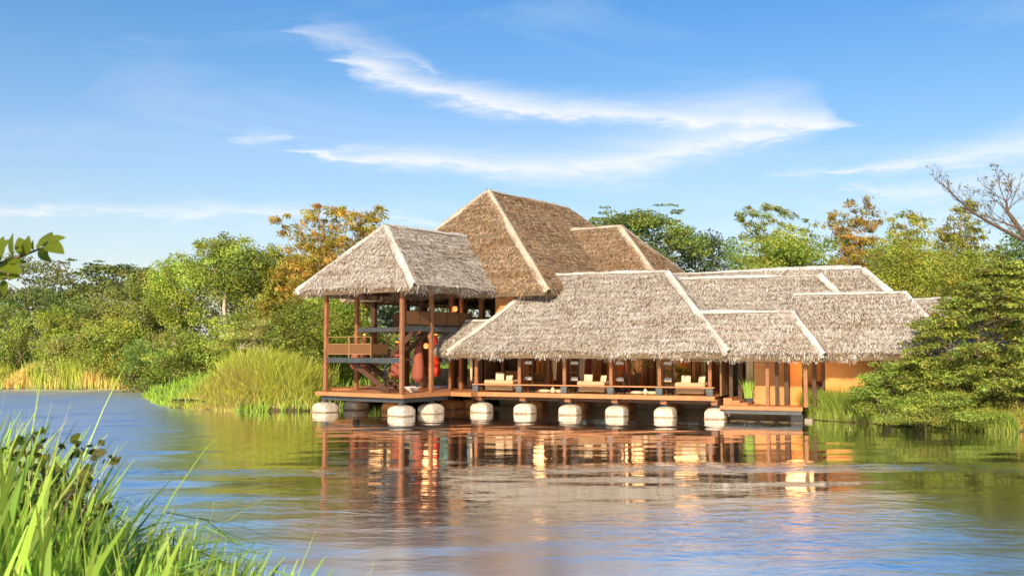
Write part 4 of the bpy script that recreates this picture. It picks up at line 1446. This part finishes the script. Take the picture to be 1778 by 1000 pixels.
# ---- right, behind the lodge
tree('rain_tree', 'green spreading tree directly behind the rear wing of the tall roof', 'tree', 1110, 240, 352, 500, 88, 'umbrella', 'green', n=70, leaves=14000, L=.30, seed=30, group=GR, hue=(.75, .85, .9))
tree('dark_tree', 'dense dark green tree above the middle of the hall roof', 'tree', 1225, 170, 398, 560, 92, 'round', 'deep', n=36, leaves=10000, L=.3, seed=31, group=GR, hue=(1.2, 1.25, 1))
bamboo('bamboo_clump', 'bushy green bamboo clump above the right part of the hall ridge', 1360, 180, 352, 560, 76, 'green', 32, culms=30, leaves=15000, hue=(1.25, 1.05, 1),
       plume=[(1282, 368), (1300, 362), (1335, 354), (1362, 352), (1385, 366), (1420, 380)])
tree('leafy_tree', 'thick bright green foliage low behind the hall ridge', 'tree', 1370, 210, 395, 580, 72, 'round', 'bright', n=40, leaves=12000, L=.24, seed=33, group=GR, hue=(.7, .9, .9))
bamboo('bamboo_clump', 'golden bamboo clump with a drooping crest behind the end of the hall ridge', 1488, 120, 342, 560, 78, 'gold', 34, culms=24, leaves=11000, hue=(.62, .95, .9),
       plume=[(1440, 372), (1455, 362), (1478, 346), (1500, 342), (1515, 350), (1530, 380)])
bamboo('bamboo_clump', 'light green bamboo clump with dark crest between the golden clumps', 1578, 120, 366, 560, 74, 'lime', 35, culms=24, leaves=11000, hue=(.7, .9, .9),
       plume=[(1545, 378), (1570, 368), (1590, 370), (1606, 372)])
bamboo('bamboo_clump', 'olive bamboo clump left of the bare tree', 1668, 120, 356, 560, 76, 'olive', 36, culms=24, leaves=11000, hue=(1.15, .9, .8),
       plume=[(1630, 398), (1650, 378), (1668, 358), (1684, 352), (1700, 392)])
bamboo('bamboo_clump', 'small dark bamboo tuft beneath the bare tree', 1735, 90, 396, 560, 72, 'dark', 37, culms=18, leaves=7000, hue=(1.6, 1.3, 1))
tree('dark_tree', 'dark tree at the right edge under the bare branches', 'tree', 1790, 150, 395, 620, 64, 'round', 'deep', n=34, leaves=9000, L=.24, seed=38, group=GR, hue=(1.2, 1.2, 1))
tree('feathery_tree', 'bright yellow-green feathery tree right of the hall roof', 'tree', 1570, 170, 408, 620, 62, 'feathery', 'bright', n=40, leaves=13000, L=.20, seed=39, group=GR, hue=(1.25, 1.1, 1))
tree('feathery_tree', 'lime green feathery tree between hall roof and right edge', 'tree', 1690, 200, 428, 640, 55, 'feathery', 'bright', n=44, leaves=14000, L=.18, seed=40, group=GR, hue=(1.3, 1.1, 1))
tree('leafy_tree', 'shadowy green tree filling the gap behind the right end of the hall', 'tree', 1620, 260, 440, 680, 66, 'round', 'dark', n=36, leaves=9500, L=.24, seed=41, group=GR, hue=(1.5, 1.4, 1))


def bare_tree():
    r = np.random.default_rng(5)
    Y = 50.0
    bx = place(1850, Y); g = gz(bx, Y)
    e = empty('bare_tree', (bx, Y, g)); tag(e, 'nearly leafless brown tree reaching in from the right edge', 'tree', GR)
    mb = MB(); tips = []

    def W(px, py, dy=0.0): return np.array([place(px, Y)-bx, dy, zof(py, Y)-g])

    def grow(p, d, L, rad, depth):
        pts = [p]; q = p.copy(); dd = d.copy()
        n = 5
        for i in range(n):
            dd = norm(dd+r.normal(0, .10, 3)+np.array([0, 0, .03])); q = q+dd*L/n; pts.append(q.copy())
        mb.tube(pts, [rad*(1-.65*i/n) for i in range(n+1)], 5 if depth < 2 else 4)
        if depth < 4:
            for i in range(2, n+1):
                for s in range(1 if depth < 3 else 1):
                    if r.random() < .86:
                        nd = norm(dd+r.normal(0, .55, 3)+np.array([0, 0, .22]))
                        grow(pts[i], nd, L*r.uniform(.42, .64), rad*.5*(1-.1*i)+.004, depth+1)
        else:
            tips.append(q)
        if depth >= 3: tips.append(pts[3])

    fork = W(1802, 428)
    limb(mb, (0, 0, -.3), fork, .30, .20, r, .04, 5, 8)
    lead = [W(1802, 428), W(1735, 395, -.2), W(1690, 370, -.3), W(1655, 340, -.4), W(1630, 316, -.5)]
    mb.tube(lead, [.10, .08, .055, .035, .010], 6)
    for i in range(4):
        for k in range(4):
            t = r.random()
            p = lead[i]+(lead[i+1]-lead[i])*t
            grow(p, norm(np.array([-.45, r.normal(0, .4), r.uniform(.4, 1.0)])), r.uniform(.9, 1.6)*(1-.12*i), .028*(1-.15*i), 2)
    lead2 = [W(1802, 428), W(1778, 395, .2), W(1760, 365, .3), W(1757, 348, .2)]
    mb.tube(lead2, [.12, .13, .09, .05], 6)
    for d, L in ((np.array([-.5, .2, .9]), 2.2), (np.array([.3, -.2, .95]), 2.2), (np.array([-.9, -.1, .55]), 2.4), (np.array([.7, .3, .7]), 2.4)):
        grow(lead2[-1], norm(d), L*.55, .030, 1)
        grow(lead2[2], norm(d+r.normal(0, .3, 3)), L*.62, .030, 1)
    grow(lead2[1], norm(np.array([-.95, .1, .45])), 1.9, .05, 1)
    mb.build('trunk', M['red_bark'], e, smooth=60)
    tips_ = np.array(tips)
    keep = r.random(len(tips_)) < .10
    V, F, t = leaf_cloud(tips_[keep], np.full((keep.sum(), 3), .10), np.full(keep.sum(), 3), .13, .075, seed=3)
    mesh_arrays('crown', V, F, LM['dark'], e, tint=t)


bare_tree()


def layered_shrub():
    """wide tree on the right bank whose branches lie in flat tiers"""
    r = np.random.default_rng(77)
    Y = 39.5
    bx = place(1690, Y); g = gz(bx, Y)
    e = empty('tiered_tree', (bx, Y, g)); tag(e, 'wide green tree with flat horizontal leaf tiers on the right bank', 'tree', 'plants along the right bank')
    left = [(455, 1745), (480, 1700), (505, 1662), (530, 1648), (555, 1600), (580, 1604), (605, 1572), (625, 1575), (650, 1560), (690, 1580), (735, 1590)]
    ys = [a for a, _ in left]; xs = [b for _, b in left]
    mb = MB(); cents = []; rads = []
    trunk = limb(mb, (0, 0, -.3), (.4, .2, 5.6), .17, .06, r, .05, 7, 7)
    limb(mb, (.5, .3, -.3), (1.6, .6, 5.9), .14, .05, r, .05, 7, 6)
    limb(mb, (-.3, .1, -.3), (-1.6, -.3, 3.4), .10, .04, r, .06, 6, 6)
    for i in range(430):
        py = r.uniform(456, 742)
        xl = np.interp(py, ys, xs)
        px = xl+(1850-xl)*r.random()**1.25
        dy = r.uniform(-2.6, 2.8)*(.4+.6*min(1, (px-xl)/120))
        yy = Y+dy
        c = np.array([place(px, yy)-bx, dy, zof(py, yy)-g])
        if c[2] < .35: continue
        edge = (px-xl) < 70
        # a spray: a row of thin pads going outwards
        out = norm(np.array([c[0]-.3, c[1]*.7, 0]))
        ln = r.uniform(.5, 1.15)
        for j in range(4):
            p = c+out*(j/3-.5)*ln+np.array([0, 0, -.05*j+r.normal(0, .03)])
            cents.append(p); s = r.uniform(.26, .5)*(1-.15*j)
            rads.append((s*1.3, s*1.1, .10))
        if r.random() < .2:
            h = np.clip(c[2]-abs(c[0])*.35, .3, 5.0)
            limb(mb, (np.interp(h, [0, 5.6], [0, .4]), 0, h), c+out*ln*.3, .032, .008, r, .08, 4, 4)
    cents = np.array(cents); rads = np.array(rads)
    V, F, t = leaf_cloud(cents, rads, np.full(len(cents), 34), .145, .07, up=.52, seed=78, tvar=.26, hue=(1.2, 1.05, .9), droop=.15)
    mesh_arrays('crown', V, F, LM['green'], e, tint=t)
    mb.build('trunk', M['bark'], e, smooth=60)


layered_shrub()
GB = 'plants along the right bank'
tree('leafy_bush', 'rounded dark green bush in front of the orange wall', 'bush', 1545, 120, 622, 722, 40.5, 'umbrella', 'green', n=46, leaves=11000, L=.12, seed=50, group=GB, stems=4, hue=(1, 1.1, 1), trunk_r=.04)
tree('leafy_bush', 'low small-leaved bush hanging over the water at the right bank', 'bush', 1625, 190, 672, 750, 37.4, 'umbrella', 'green', n=36, leaves=12000, L=.10, seed=51, group=GB, depth=1.2, stems=4, hue=(1.3, 1.25, 1), trunk_r=.03)
tree('leafy_bush', 'shadowy bush under the tiers at the right bank', 'bush', 1700, 190, 610, 735, 40, 'round', 'dark', n=34, leaves=11000, L=.13, seed=52, group=GB, stems=4, hue=(1.5, 1.4, 1), trunk_r=.04)
tree('leafy_bush', 'olive bush at the right edge below the lime tree', 'bush', 1790, 120, 560, 720, 42, 'round', 'olive', n=30, leaves=9000, L=.13, seed=53, group=GB, stems=3, trunk_r=.04)


def blades(pts, H, W, bend, lean_dir=None, segs=3, seed=0, cols=((1, 1, 1), (1, 1, 1)), stiff=.6, tv=.18):
    """curved grass blades; returns V, F, tint. cols: colour factor at root and tip"""
    r = np.random.default_rng(seed)
    m = len(pts)
    a = r.uniform(0, 2*np.pi, m)
    d = np.stack([np.cos(a), np.sin(a), np.zeros(m)], 1)
    if lean_dir is not None:
        d = d*(1-.6)+np.asarray(lean_dir)*.9
        d /= np.linalg.norm(d, axis=1)[:, None]+1e-9
    az = r.normal(0, .75, m)
    side0 = np.stack([np.cos(az), np.sin(az), np.zeros(m)], 1)
    rows = []
    tint = []
    tvv = np.clip(1+r.normal(0, tv, (m, 1)), .5, 1.6)
    mixc = r.random((m, 1))
    for i in range(segs+1):
        t = i/segs
        ang = bend*t**1.0
        up = np.sin(np.minimum(bend*t, 2.6))/np.maximum(bend, 1e-3)
        hor = (1-np.cos(np.minimum(bend*t, 2.6)))/np.maximum(bend, 1e-3)
        c = pts+d*(H*hor)[:, None]+np.array([0, 0, 1.])*(H*up)[:, None]
        w = W*(1-t**2.2*.92)*(.55+.45*min(1, t*3))*.5
        rows.append(np.stack([c-side0*w[:, None], c+side0*w[:, None]], 1))
        cc = np.asarray(cols[0])*(1-t**.7)+np.asarray(cols[1])*t**.7
        tint.append(np.repeat((cc*tvv)[:, None, :], 2, axis=1))
    V = np.stack(rows, 1).reshape(m, -1, 3)           # m, (segs+1)*2, 3
    Tt = np.stack(tint, 1).reshape(m, -1, 3)
    k = (segs+1)*2
    base = (np.arange(m)*k)[:, None]
    q = np.array([[2*i, 2*i+1, 2*i+3, 2*i+2] for i in range(segs)])
    F = (base[:, :, None]+q[None]).reshape(-1, 4)
    return V.reshape(-1, 3), F, Tt.reshape(-1, 3)


def scatter(n, poly_fn, seed):
    r = np.random.default_rng(seed)
    P_ = poly_fn(r, n)
    s = signed_dist(P_[:, 0], P_[:, 1])
    P_ = P_[s > -.25]
    z = np.maximum(ground_z(P_[:, 0], P_[:, 1]), -.05)
    return np.column_stack([P_, z]), r


def merge(parts):
    V, F, T_ = [], [], []
    nb = 0
    for v, f, t in parts:
        V.append(v); F.append(f+nb); T_.append(t); nb += len(v)
    return np.concatenate(V), np.concatenate(F), np.concatenate(T_)


def build_grasses():
    STRAW, GREEN, LIME = (2.1, 1.15, 2.6), (.85, 1.0, .9), (1.25, 1.1, 1.0)
    # reeds along the far left bank
    def far(r, n):
        x = r.uniform(-46, -24.5, n); y = 76.0+(-(x+28)*.06)+r.gamma(1.6, 1.1, n)
        return np.column_stack([x, y])
    p, r = scatter(15000, far, 1)
    hh = 1.35+.55*np.sin(p[:, 0]*.9)*np.sin(p[:, 0]*.37+1)+.35*np.sin(p[:, 0]*2.3)
    H_ = np.clip(hh, .8, 2.4)*r.uniform(.65, 1.2, len(p))
    patch = np.sin(p[:, 0]*.8+1.0)+.6*np.sin(p[:, 0]*2.1)
    dry = (patch+r.normal(0, .5, len(p))) > -.1
    parts = [blades(p[dry], H_[dry]*.75, np.full(dry.sum(), .07), r.uniform(.1, .8, dry.sum()), None, 2, 2, (STRAW, (1.7, 1.05, 1.8))),
             blades(p[~dry], H_[~dry]*1.15, np.full((~dry).sum(), .07), r.uniform(.1, .7, (~dry).sum()), None, 2, 3, ((1.5, 1.1, 1.5), LIME))]
    o = mesh_arrays('reeds', *merge(parts)[:2], LM['grass'], tint=merge(parts)[2])
    tag(o, 'straw and green reeds lining the far left waterline', 'reeds', kind='stuff')
    # tall grass on the mound left of the tower
    def mound(r, n):
        x = r.normal(-14.0, 2.6, n); y = 49.6+r.gamma(2.0, 1.25, n)
        return np.column_stack([x, y])
    p, r = scatter(26000, mound, 4)
    p = p[(p[:, 0] > -19) & (p[:, 0] < -9.9)]
    tall = np.clip((p[:, 0]+17.2)/2.6, .0, 1)
    sd = signed_dist(p[:, 0], p[:, 1])
    H_ = (.25+.95*tall*np.clip(sd/1.2, .35, 1))*r.uniform(.6, 1.35, len(p))
    dry = ((np.abs(p[:, 0]+14.5) < 1.9) & (sd < 2.2) & (r.random(len(p)) < .55)) | (r.random(len(p)) < .26)
    pr = [blades(p[dry], H_[dry]*1.0, np.full(dry.sum(), .034), r.uniform(.7, 2.4, dry.sum()), (.0, -.8, 0), 4, 5, ((1.7, 1.0, 2.4), (1.6, 1.05, 2.2))),
          blades(p[~dry], H_[~dry]*1.3, np.full((~dry).sum(), .036), r.uniform(.3, 2.0, (~dry).sum()), None, 4, 6, ((1.2, 1.0, 1.2), (1.32, 1.08, .9)), tv=.28)]
    V, F, t = merge(pr)
    tag(mesh_arrays('tall_grass', V, F, LM['grass'], tint=t), 'tall tufted grass with dry patch on the mound left of the tower', 'grass', kind='stuff')
    # short green grass at the tip of the mound
    def tip(r, n):
        x = r.uniform(-25, -12, n); y = r.uniform(48.8, 72, n)
        return np.column_stack([x, y])
    p, r = scatter(42000, tip, 8)
    sd = signed_dist(p[:, 0], p[:, 1])
    k = (sd < 5.5)
    p = p[k]
    V, F, t = blades(p, r.uniform(.16, .42, len(p)), np.full(len(p), .05), r.uniform(.2, 1.1, len(p)), None, 2, 9, ((.8, .9, .8), (1.0, 1.1, .7)))
    tag(mesh_arrays('short_grass', V, F, LM['grass'], tint=t), 'short bright green grass on the low spit of the left bank', 'grass', kind='stuff')
    # right bank: reeds by the porch
    def rb(r, n):
        x = r.uniform(12.9, 18.6, n); y = 43.6-(x-13.0)*1.28+r.gamma(1.7, .6, n)
        return np.column_stack([x, y])
    p, r = scatter(15000, rb, 11)
    H_ = np.clip(1.05-.10*(p[:, 0]-14), .35, 1.1)*r.uniform(.55, 1.35, len(p))
    V, F, t = blades(p, H_, np.full(len(p), .035), r.uniform(.15, 1.2, len(p)), None, 3, 12, ((.7, .62, .7), (.72, .74, .7)), tv=.3)
    tag(mesh_arrays('reeds', V, F, LM['grass'], tint=t), 'green reeds between the porch and the right bank bushes', 'reeds', kind='stuff')
    # dry grass on the right edge
    def dr(r, n):
        x = r.uniform(17.2, 24.5, n); y = 38.2-(x-17.5)*.50+r.gamma(1.6, .5, n)
        return np.column_stack([x, y])
    p, r = scatter(12000, dr, 14)
    H_ = np.clip(.35+.10*(p[:, 0]-17.2), .3, 1.1)*r.uniform(.5, 1.3, len(p))
    dry = r.random(len(p)) < .78
    pr = [blades(p[dry], H_[dry], np.full(dry.sum(), .03), r.uniform(.8, 2.4, dry.sum()), None, 3, 15, ((1.6, .75, 1.6), (1.5, .85, 1.3))),
          blades(p[~dry], H_[~dry]*1.25, np.full((~dry).sum(), .035), r.uniform(.3, 1.5, (~dry).sum()), None, 3, 16, ((.8, .65, .8), (.9, .78, .7)))]
    V, F, t = merge(pr)
    tag(mesh_arrays('dry_grass', V, F, LM['grass'], tint=t), 'tangled dry brown grass at the right edge of the bank', 'grass', kind='stuff')
    # ground cover behind the lodge and under trees
    def cover(r, n):
        x = r.uniform(-48, 34, n); y = r.uniform(48, 84, n)
        return np.column_stack([x, y])
    p, r = scatter(30000, cover, 17)
    V, F, t = blades(p, r.uniform(.25, .8, len(p)), np.full(len(p), .10), r.uniform(.2, 1.3, len(p)), None, 2, 18, ((.6, .7, .7), (.8, .95, .8)))
    tag(mesh_arrays('undergrowth', V, F, LM['grass'], tint=t), 'rough green undergrowth beneath the trees behind the lodge', 'grass', kind='stuff')

    # ---------------- foreground bank, bottom left
    prof_x = [-80, 0, 40, 90, 125, 160, 220, 300, 350, 400, 440, 480, 520]
    prof_y = [715, 735, 760, 800, 850, 890, 905, 925, 945, 968, 990, 1015, 1080]
    r = np.random.default_rng(20)
    X = r.uniform(-5.2, -.8, 19000); Yy = r.uniform(3.2, 8.0, 19000)
    px = 889+FPX*X/Yy
    k = (px > -110) & (px < 500)
    X, Yy, px = X[k], Yy[k], px[k]
    gz_ = ground_z(X, Yy)
    top = EYE-(np.interp(px, prof_x, prof_y)-HOR)/FPX*Yy
    Hh_ = top-gz_
    ok = (Hh_ > .25) & (gz_ > .1)
    X, Yy, gz_, Hh_, px = X[ok], Yy[ok], gz_[ok], Hh_[ok], px[ok]
    p = np.column_stack([X, Yy, gz_])
    n = len(p)
    u = r.random(n)
    broad = u < .74
    thin = (u >= .74) & (u < .88)
    # broad arching leaves (their tops stay a little under the outline)
    hb = Hh_[broad]*r.uniform(.6, 1.0, broad.sum())
    bend = np.where(r.random(broad.sum()) < .55, r.uniform(.1, .8, broad.sum()), r.uniform(1.2, 2.4, broad.sum()))
    ln = hb*np.where(bend < 1.0, bend/np.sin(np.minimum(bend, 1.5)), bend*.66)
    pb = blades(p[broad], ln, r.uniform(.034, .070, broad.sum()), bend, None, 7, 21, ((.62, .72, .6), (.88, .90, .8)), tv=.32)
    ht = Hh_[thin]*r.uniform(.55, 1.03, thin.sum())
    bt = r.uniform(.05, .45, thin.sum())
    pt = blades(p[thin], ht*1.05, r.uniform(.006, .014, thin.sum()), bt, None, 6, 22, ((1.1, .95, 1.0), (1.35, 1.15, 1.0)), tv=.2)
    dryk = u >= .88
    pd = blades(p[dryk], Hh_[dryk]*r.uniform(.5, .98, dryk.sum())*1.1, r.uniform(.005, .011, dryk.sum()), r.uniform(.2, 1.6, dryk.sum()), None, 6, 23, ((2.6, 1.5, 4), (2.6, 1.6, 4)))
    V, F, t = merge([pb, pt, pd])
    tag(mesh_arrays('bank_grass', V, F, LM['lush'], tint=t, smooth=True), 'lush broad-bladed grass on the near bank at bottom left', 'grass', kind='stuff')
    # a few single tall seed-grass stalks standing clear of the mass
    spots = [(70, 660, 5.6, .9), (185, 700, 5.2, 1.6), (125, 850, 4.9, .7), (485, 985, 4.6, 1.9), (470, 940, 5.2, .8), (345, 905, 4.6, .4), (245, 880, 4.7, .5), (620, 985, 5.4, .5), (30, 640, 6.0, .3)]
    for i, (px_, py_, yy, bd) in enumerate(spots):
        x = place(px_, yy); g = gz(x, yy); hgt = zof(py_, yy)-g
        ps = np.array([[x+dx, yy+dy, g] for dx, dy in r.normal(0, .02, (4, 2))])
        Hs = np.array([1.0, .85, .7, .55])*hgt*1.08
        V, F, t = blades(ps, Hs, np.array([.016, .014, .012, .010]), np.array([bd*.5, bd*.7, bd, bd*1.2]), (.6, 0, 0), 8, 30+i, ((1.0, 1.0, 1), (1.5, 1.25, 1.1)))
        V -= np.array([x, yy, g])
        o = mesh_arrays('grass_stalk', V, F, LM['lush'], tint=t, smooth=True); o.location = (x, yy, g)
        where = ('leaning over water, second from the left edge', 'taller one arching over the water near the dark weed', 'beside the dark leafy weed', 'bent over at lower right of the near grass',
                 'thin and straight, lower right of the near grass', 'upright above the lower middle of the near grass', 'upright just right of the dark weed', 'alone at the bottom edge, right of the near grass', 'at the far left edge, reaching highest')[i]
        tag(o, 'pale green grass stalk '+where, 'grass', 'grass stalks standing clear of the near bank')


build_grasses()


def weed():
    r = np.random.default_rng(60)
    Y = 4.5
    bx = place(60, Y); g = gz(bx, Y)
    e = empty('leafy_weed', (bx, Y, g)); tag(e, 'dark leafy weed leaning over the water above the near grass', 'weed', 'plants on the near bank')
    mb = MB(); cents = []
    for px, py in ((170, 800), (150, 790), (178, 830), (120, 812), (140, 850), (100, 780), (160, 860), (85, 800), (60, 760), (110, 850), (90, 840), (70, 820), (50, 800), (30, 780), (60, 860)):
        dy = r.normal(0, .15)
        q = np.array([place(px, Y+dy)-bx, dy, zof(py, Y+dy)-g])
        pts = limb(mb, (r.normal(0, .05), r.normal(0, .05), -.05), q, .010, .003, r, .10, 7, 4)
        for t in range(3, len(pts)):
            for s in range(5):
                cents.append(np.asarray(pts[t])+r.normal(0, .045, 3))
    cents = np.array(cents)
    V, F, t = leaf_cloud(cents, np.full((len(cents), 3), .03), np.full(len(cents), 3), .052, .034, up=.3, seed=61, tvar=.3, hue=(1.6, 1.1, .9))
    mesh_arrays('foliage', V, F, LM['weed'], e, tint=t)
    mb.build('stems', M['red_bark'], e, smooth=60)


weed()


def leaf_mesh(n=14):
    """pointed oval leaf folded a little along the midrib, tip bent down; unit length along +x"""
    V, F = [], []
    for i in range(n+1):
        t = i/n
        w = .25*math.sin(math.pi*min(1, t**.75))**.8*(1-.15*t)
        z = -.20*t*t
        V += [(t, -w, z+.07*w/.3), (t, 0, z), (t, w, z+.07*w/.3)]
    for i in range(n):
        for k in (0, 1):
            a = i*3+k
            F.append((a, a+3, a+4, a+1))
    me = bpy.data.meshes.new('leaf')
    me.from_pydata(V, [], F); me.update()
    me.polygons.foreach_set('use_smooth', [True]*len(F))
    a = me.color_attributes.new('tint', 'FLOAT_COLOR', 'POINT')
    a.data.foreach_set('color', [1.0]*(len(V)*4))
    me.materials.append(LM['broad'])
    return me


def overhang():
    """young broad-leaved tree standing left of the camera; one branch reaches into view"""
    r = np.random.default_rng(90)
    Y = 3.6
    me = leaf_mesh()
    bx = place(-420, Y); g = gz(bx, Y)
    e = empty('broadleaf_sapling', (bx, Y, g)); tag(e, 'broad-leaved sapling branch reaching in at the left edge against the sky', 'sapling', 'plants on the near bank')
    mb = MB()

    def W(px, py, dy=0.0): return np.array([place(px, Y+dy)-bx, dy, zof(py, Y+dy)-g])
    top = W(-380, 250)
    limb(mb, (0, 0, -.2), top, .030, .012, r, .03, 8, 7)
    path = [W(-395, 560), W(-250, 520, .03), W(-120, 485, .05), W(0, 456, .03), W(45, 440), W(75, 428)]
    mb.tube(path, [.012, .010, .008, .006, .005, .003], 6)
    path2 = [W(-250, 520, .03), W(-130, 520, .1), W(-30, 492, .12), W(12, 482, .1)]
    mb.tube(path2, [.008, .007, .005, .003], 5)
    mb.build('trunk', M['red_bark'], e, smooth=60)
    # attachment pixel, tip pixel, roll
    lv = [((22, 450), (8, 405)), ((40, 442), (22, 405)), ((42, 441), (44, 408)), ((60, 432), (76, 410)), ((55, 435), (50, 415)), ((66, 430), (84, 442)), ((64, 432), (82, 455)),
          ((10, 456), (45, 450)), ((0, 456), (32, 470)), ((10, 480), (32, 478)), ((4, 486), (6, 515)), ((-20, 490), (10, 470)), ((-30, 470), (0, 410)), ((-10, 458), (-6, 402)),
          ((75, 428), (78, 394)), ((78, 424), (105, 434)), ((80, 420), (106, 408)), ((-60, 470), (-30, 430)), ((-90, 478), (-70, 520)), ((-140, 490), (-120, 440))]
    from mathutils import Matrix
    for i, (a, b_) in enumerate(lv):
        dy = r.normal(0, .03)
        p = Vector(W(a[0], a[1], dy)); q = Vector(W(b_[0], b_[1], dy+r.normal(0, .05)))
        x = (q-p); L = x.length*.95; x.normalize()
        nn = Vector((r.normal(0, .35), -.75+r.normal(0, .25), .55)); nn -= x*nn.dot(x); nn.normalize()
        y = nn.cross(x)
        o = bpy.data.objects.new('leaf', me); C.objects.link(o); o.parent = e
        m = Matrix((x, y, nn)).transposed().to_4x4(); m.translation = p
        w = L*r.uniform(.95, 1.25)
        o.matrix_basis = m @ Matrix.Diagonal((L, w, L, 1))


overhang()


def indoor_plants():
    r = np.random.default_rng(95)
    # little tree in the lounge
    x, y, z = at_p(1105, 3.4, .99)
    e = empty('potted_tree', (x, y, z)); tag(e, 'small forked tree growing in a dark trough inside the lounge', 'plant', 'plants inside the lodge')
    mb = MB(); tips = []
    f = np.array([.03, 0, .75]); limb(mb, (0, 0, .25), f, .05, .035, r, .05, 4, 6)
    for k in range(9):
        a = k*2.4
        q = f+np.array([math.cos(a)*r.uniform(.35, .75), math.sin(a)*.5, r.uniform(.45, .95)])
        limb(mb, f, q, .025, .008, r, .15, 4, 5); tips.append(q)
    mb.build('trunk', M['bark'], e, smooth=60)
    V, F, t = leaf_cloud(np.array(tips), np.full((len(tips), 3), .20), np.full(len(tips), 34), .13, .05, seed=96)
    mesh_arrays('crown', V, F, LM['green'], e, tint=t)
    soft_box((0, 0, .14), (2.4, .5, .28), M['black'], e, 'trough', rz=-TH_P, r=.02)
    x, y, z = at_p(1181, 3.8, .99)
    e = empty('leafy_plant', (x, y, z)); tag(e, 'dense dark green potted plant beside the rightmost sofa', 'plant', 'plants inside the lodge')
    MB().lathe((0, 0, 0), [(.16, 0), (.2, .05), (.25, .35), (.27, .38), (.22, .37), (.2, .33)], 18).build('pot', M['concrete'], e, smooth=50)
    cs = r.normal(0, 1, (26, 3))*np.array([.3, .3, .28])+np.array([0, 0, .85])
    V, F, t = leaf_cloud(cs, np.full((26, 3), .18), np.full(26, 34), .13, .05, seed=97)
    mesh_arrays('foliage', V, F, LM['green'], e, tint=t)
    mb = MB()
    for c in cs[:12]: limb(mb, (0, 0, .3), c, .012, .004, r, .08, 4, 4)
    mb.build('stems', M['bark'], e)
    X0, Y0 = to_world(PU(1298, 1.2), 1.2, O_P, TH_P)
    e = empty('potted_reed', (X0, Y0, .60)); tag(e, 'clump of tall green blades in a pot by the porch steps', 'plant', 'plants inside the lodge')
    MB().lathe((0, 0, 0), [(.13, 0), (.17, .04), (.2, .26), (.22, .28), (.17, .27), (.15, .2)], 16).build('pot', M['bracket'], e, smooth=50)
    p = np.column_stack([r.normal(0, .07, 90), r.normal(0, .07, 90), np.full(90, .22)])
    V, F, t = blades(p, r.uniform(.6, 1.2, 90), np.full(90, .03), r.uniform(.1, 1.0, 90), None, 4, 98)
    mesh_arrays('foliage', V, F, LM['lush'], e, tint=t)
    X0, Y0 = to_world(PU(1420, 1.7), 1.7, O_P, TH_P)
    e = empty('red_plant', (X0, Y0, .60)); tag(e, 'dark red-leaved potted plant between the porch posts', 'plant', 'plants inside the lodge')
    MB().lathe((0, 0, 0), [(.2, 0), (.24, .05), (.27, .30), (.24, .31), (.2, .25)], 16).build('pot', M['black'], e, smooth=50)
    cs = r.normal(0, 1, (16, 3))*np.array([.22, .22, .2])+np.array([0, 0, .75])
    V, F, t = leaf_cloud(cs, np.full((16, 3), .14), np.full(16, 26), .14, .06, seed=99)
    LM['wine'] = leaf_mat('leaf_wine', (0.10, 0.015, 0.015), .25)
    mesh_arrays('foliage', V, F, LM['wine'], e, tint=t)
    mb = MB()
    for c in cs[:8]: limb(mb, (0, 0, .25), c, .012, .004, r, .08, 4, 4)
    mb.build('stems', M['bark'], e)
    # lily pads under the porch
    for i, (px, v) in enumerate(((1278, -.9), (1302, -1.0), (1330, -.9), (1358, -1.05), (1380, -1.15))):
        mb = MB()
        n = 14
        R_ = r.uniform(.22, .34)
        for zz in (.006, .014):
            for k in range(n):
                a = .25+(2*math.pi-.5)*k/(n-1)
                mb.v.append((R_*math.cos(a), R_*math.sin(a), zz))
            mb.v.append((0, 0, zz))
        m1 = n+1
        for k in range(n-1):
            mb.f += [(m1+n, m1+k, m1+k+1), (n, k+1, k), (k, k+1, m1+k+1, m1+k)]
        o = mb.build('lily_pad', M['lily'], None)
        w = to_world(PU(px, v), v, O_P, TH_P)
        o.location = (w[0], w[1], 0); o.rotation_euler = (0, 0, r.uniform(0, 6))
        tag(o, 'floating lily pad below the porch, '+('nearest the last white footing', 'second from the last white footing', 'middle one of five', 'second from the porch pier', 'nearest the porch pier')[i], 'lily pad', 'lily pads below the porch')


M['lily'] = grainy('lily_leaf', (0.16, 0.12, 0.05), (0.26, 0.20, 0.10), 0.5, 6)
indoor_plants()
bpy.context.view_layer.update()
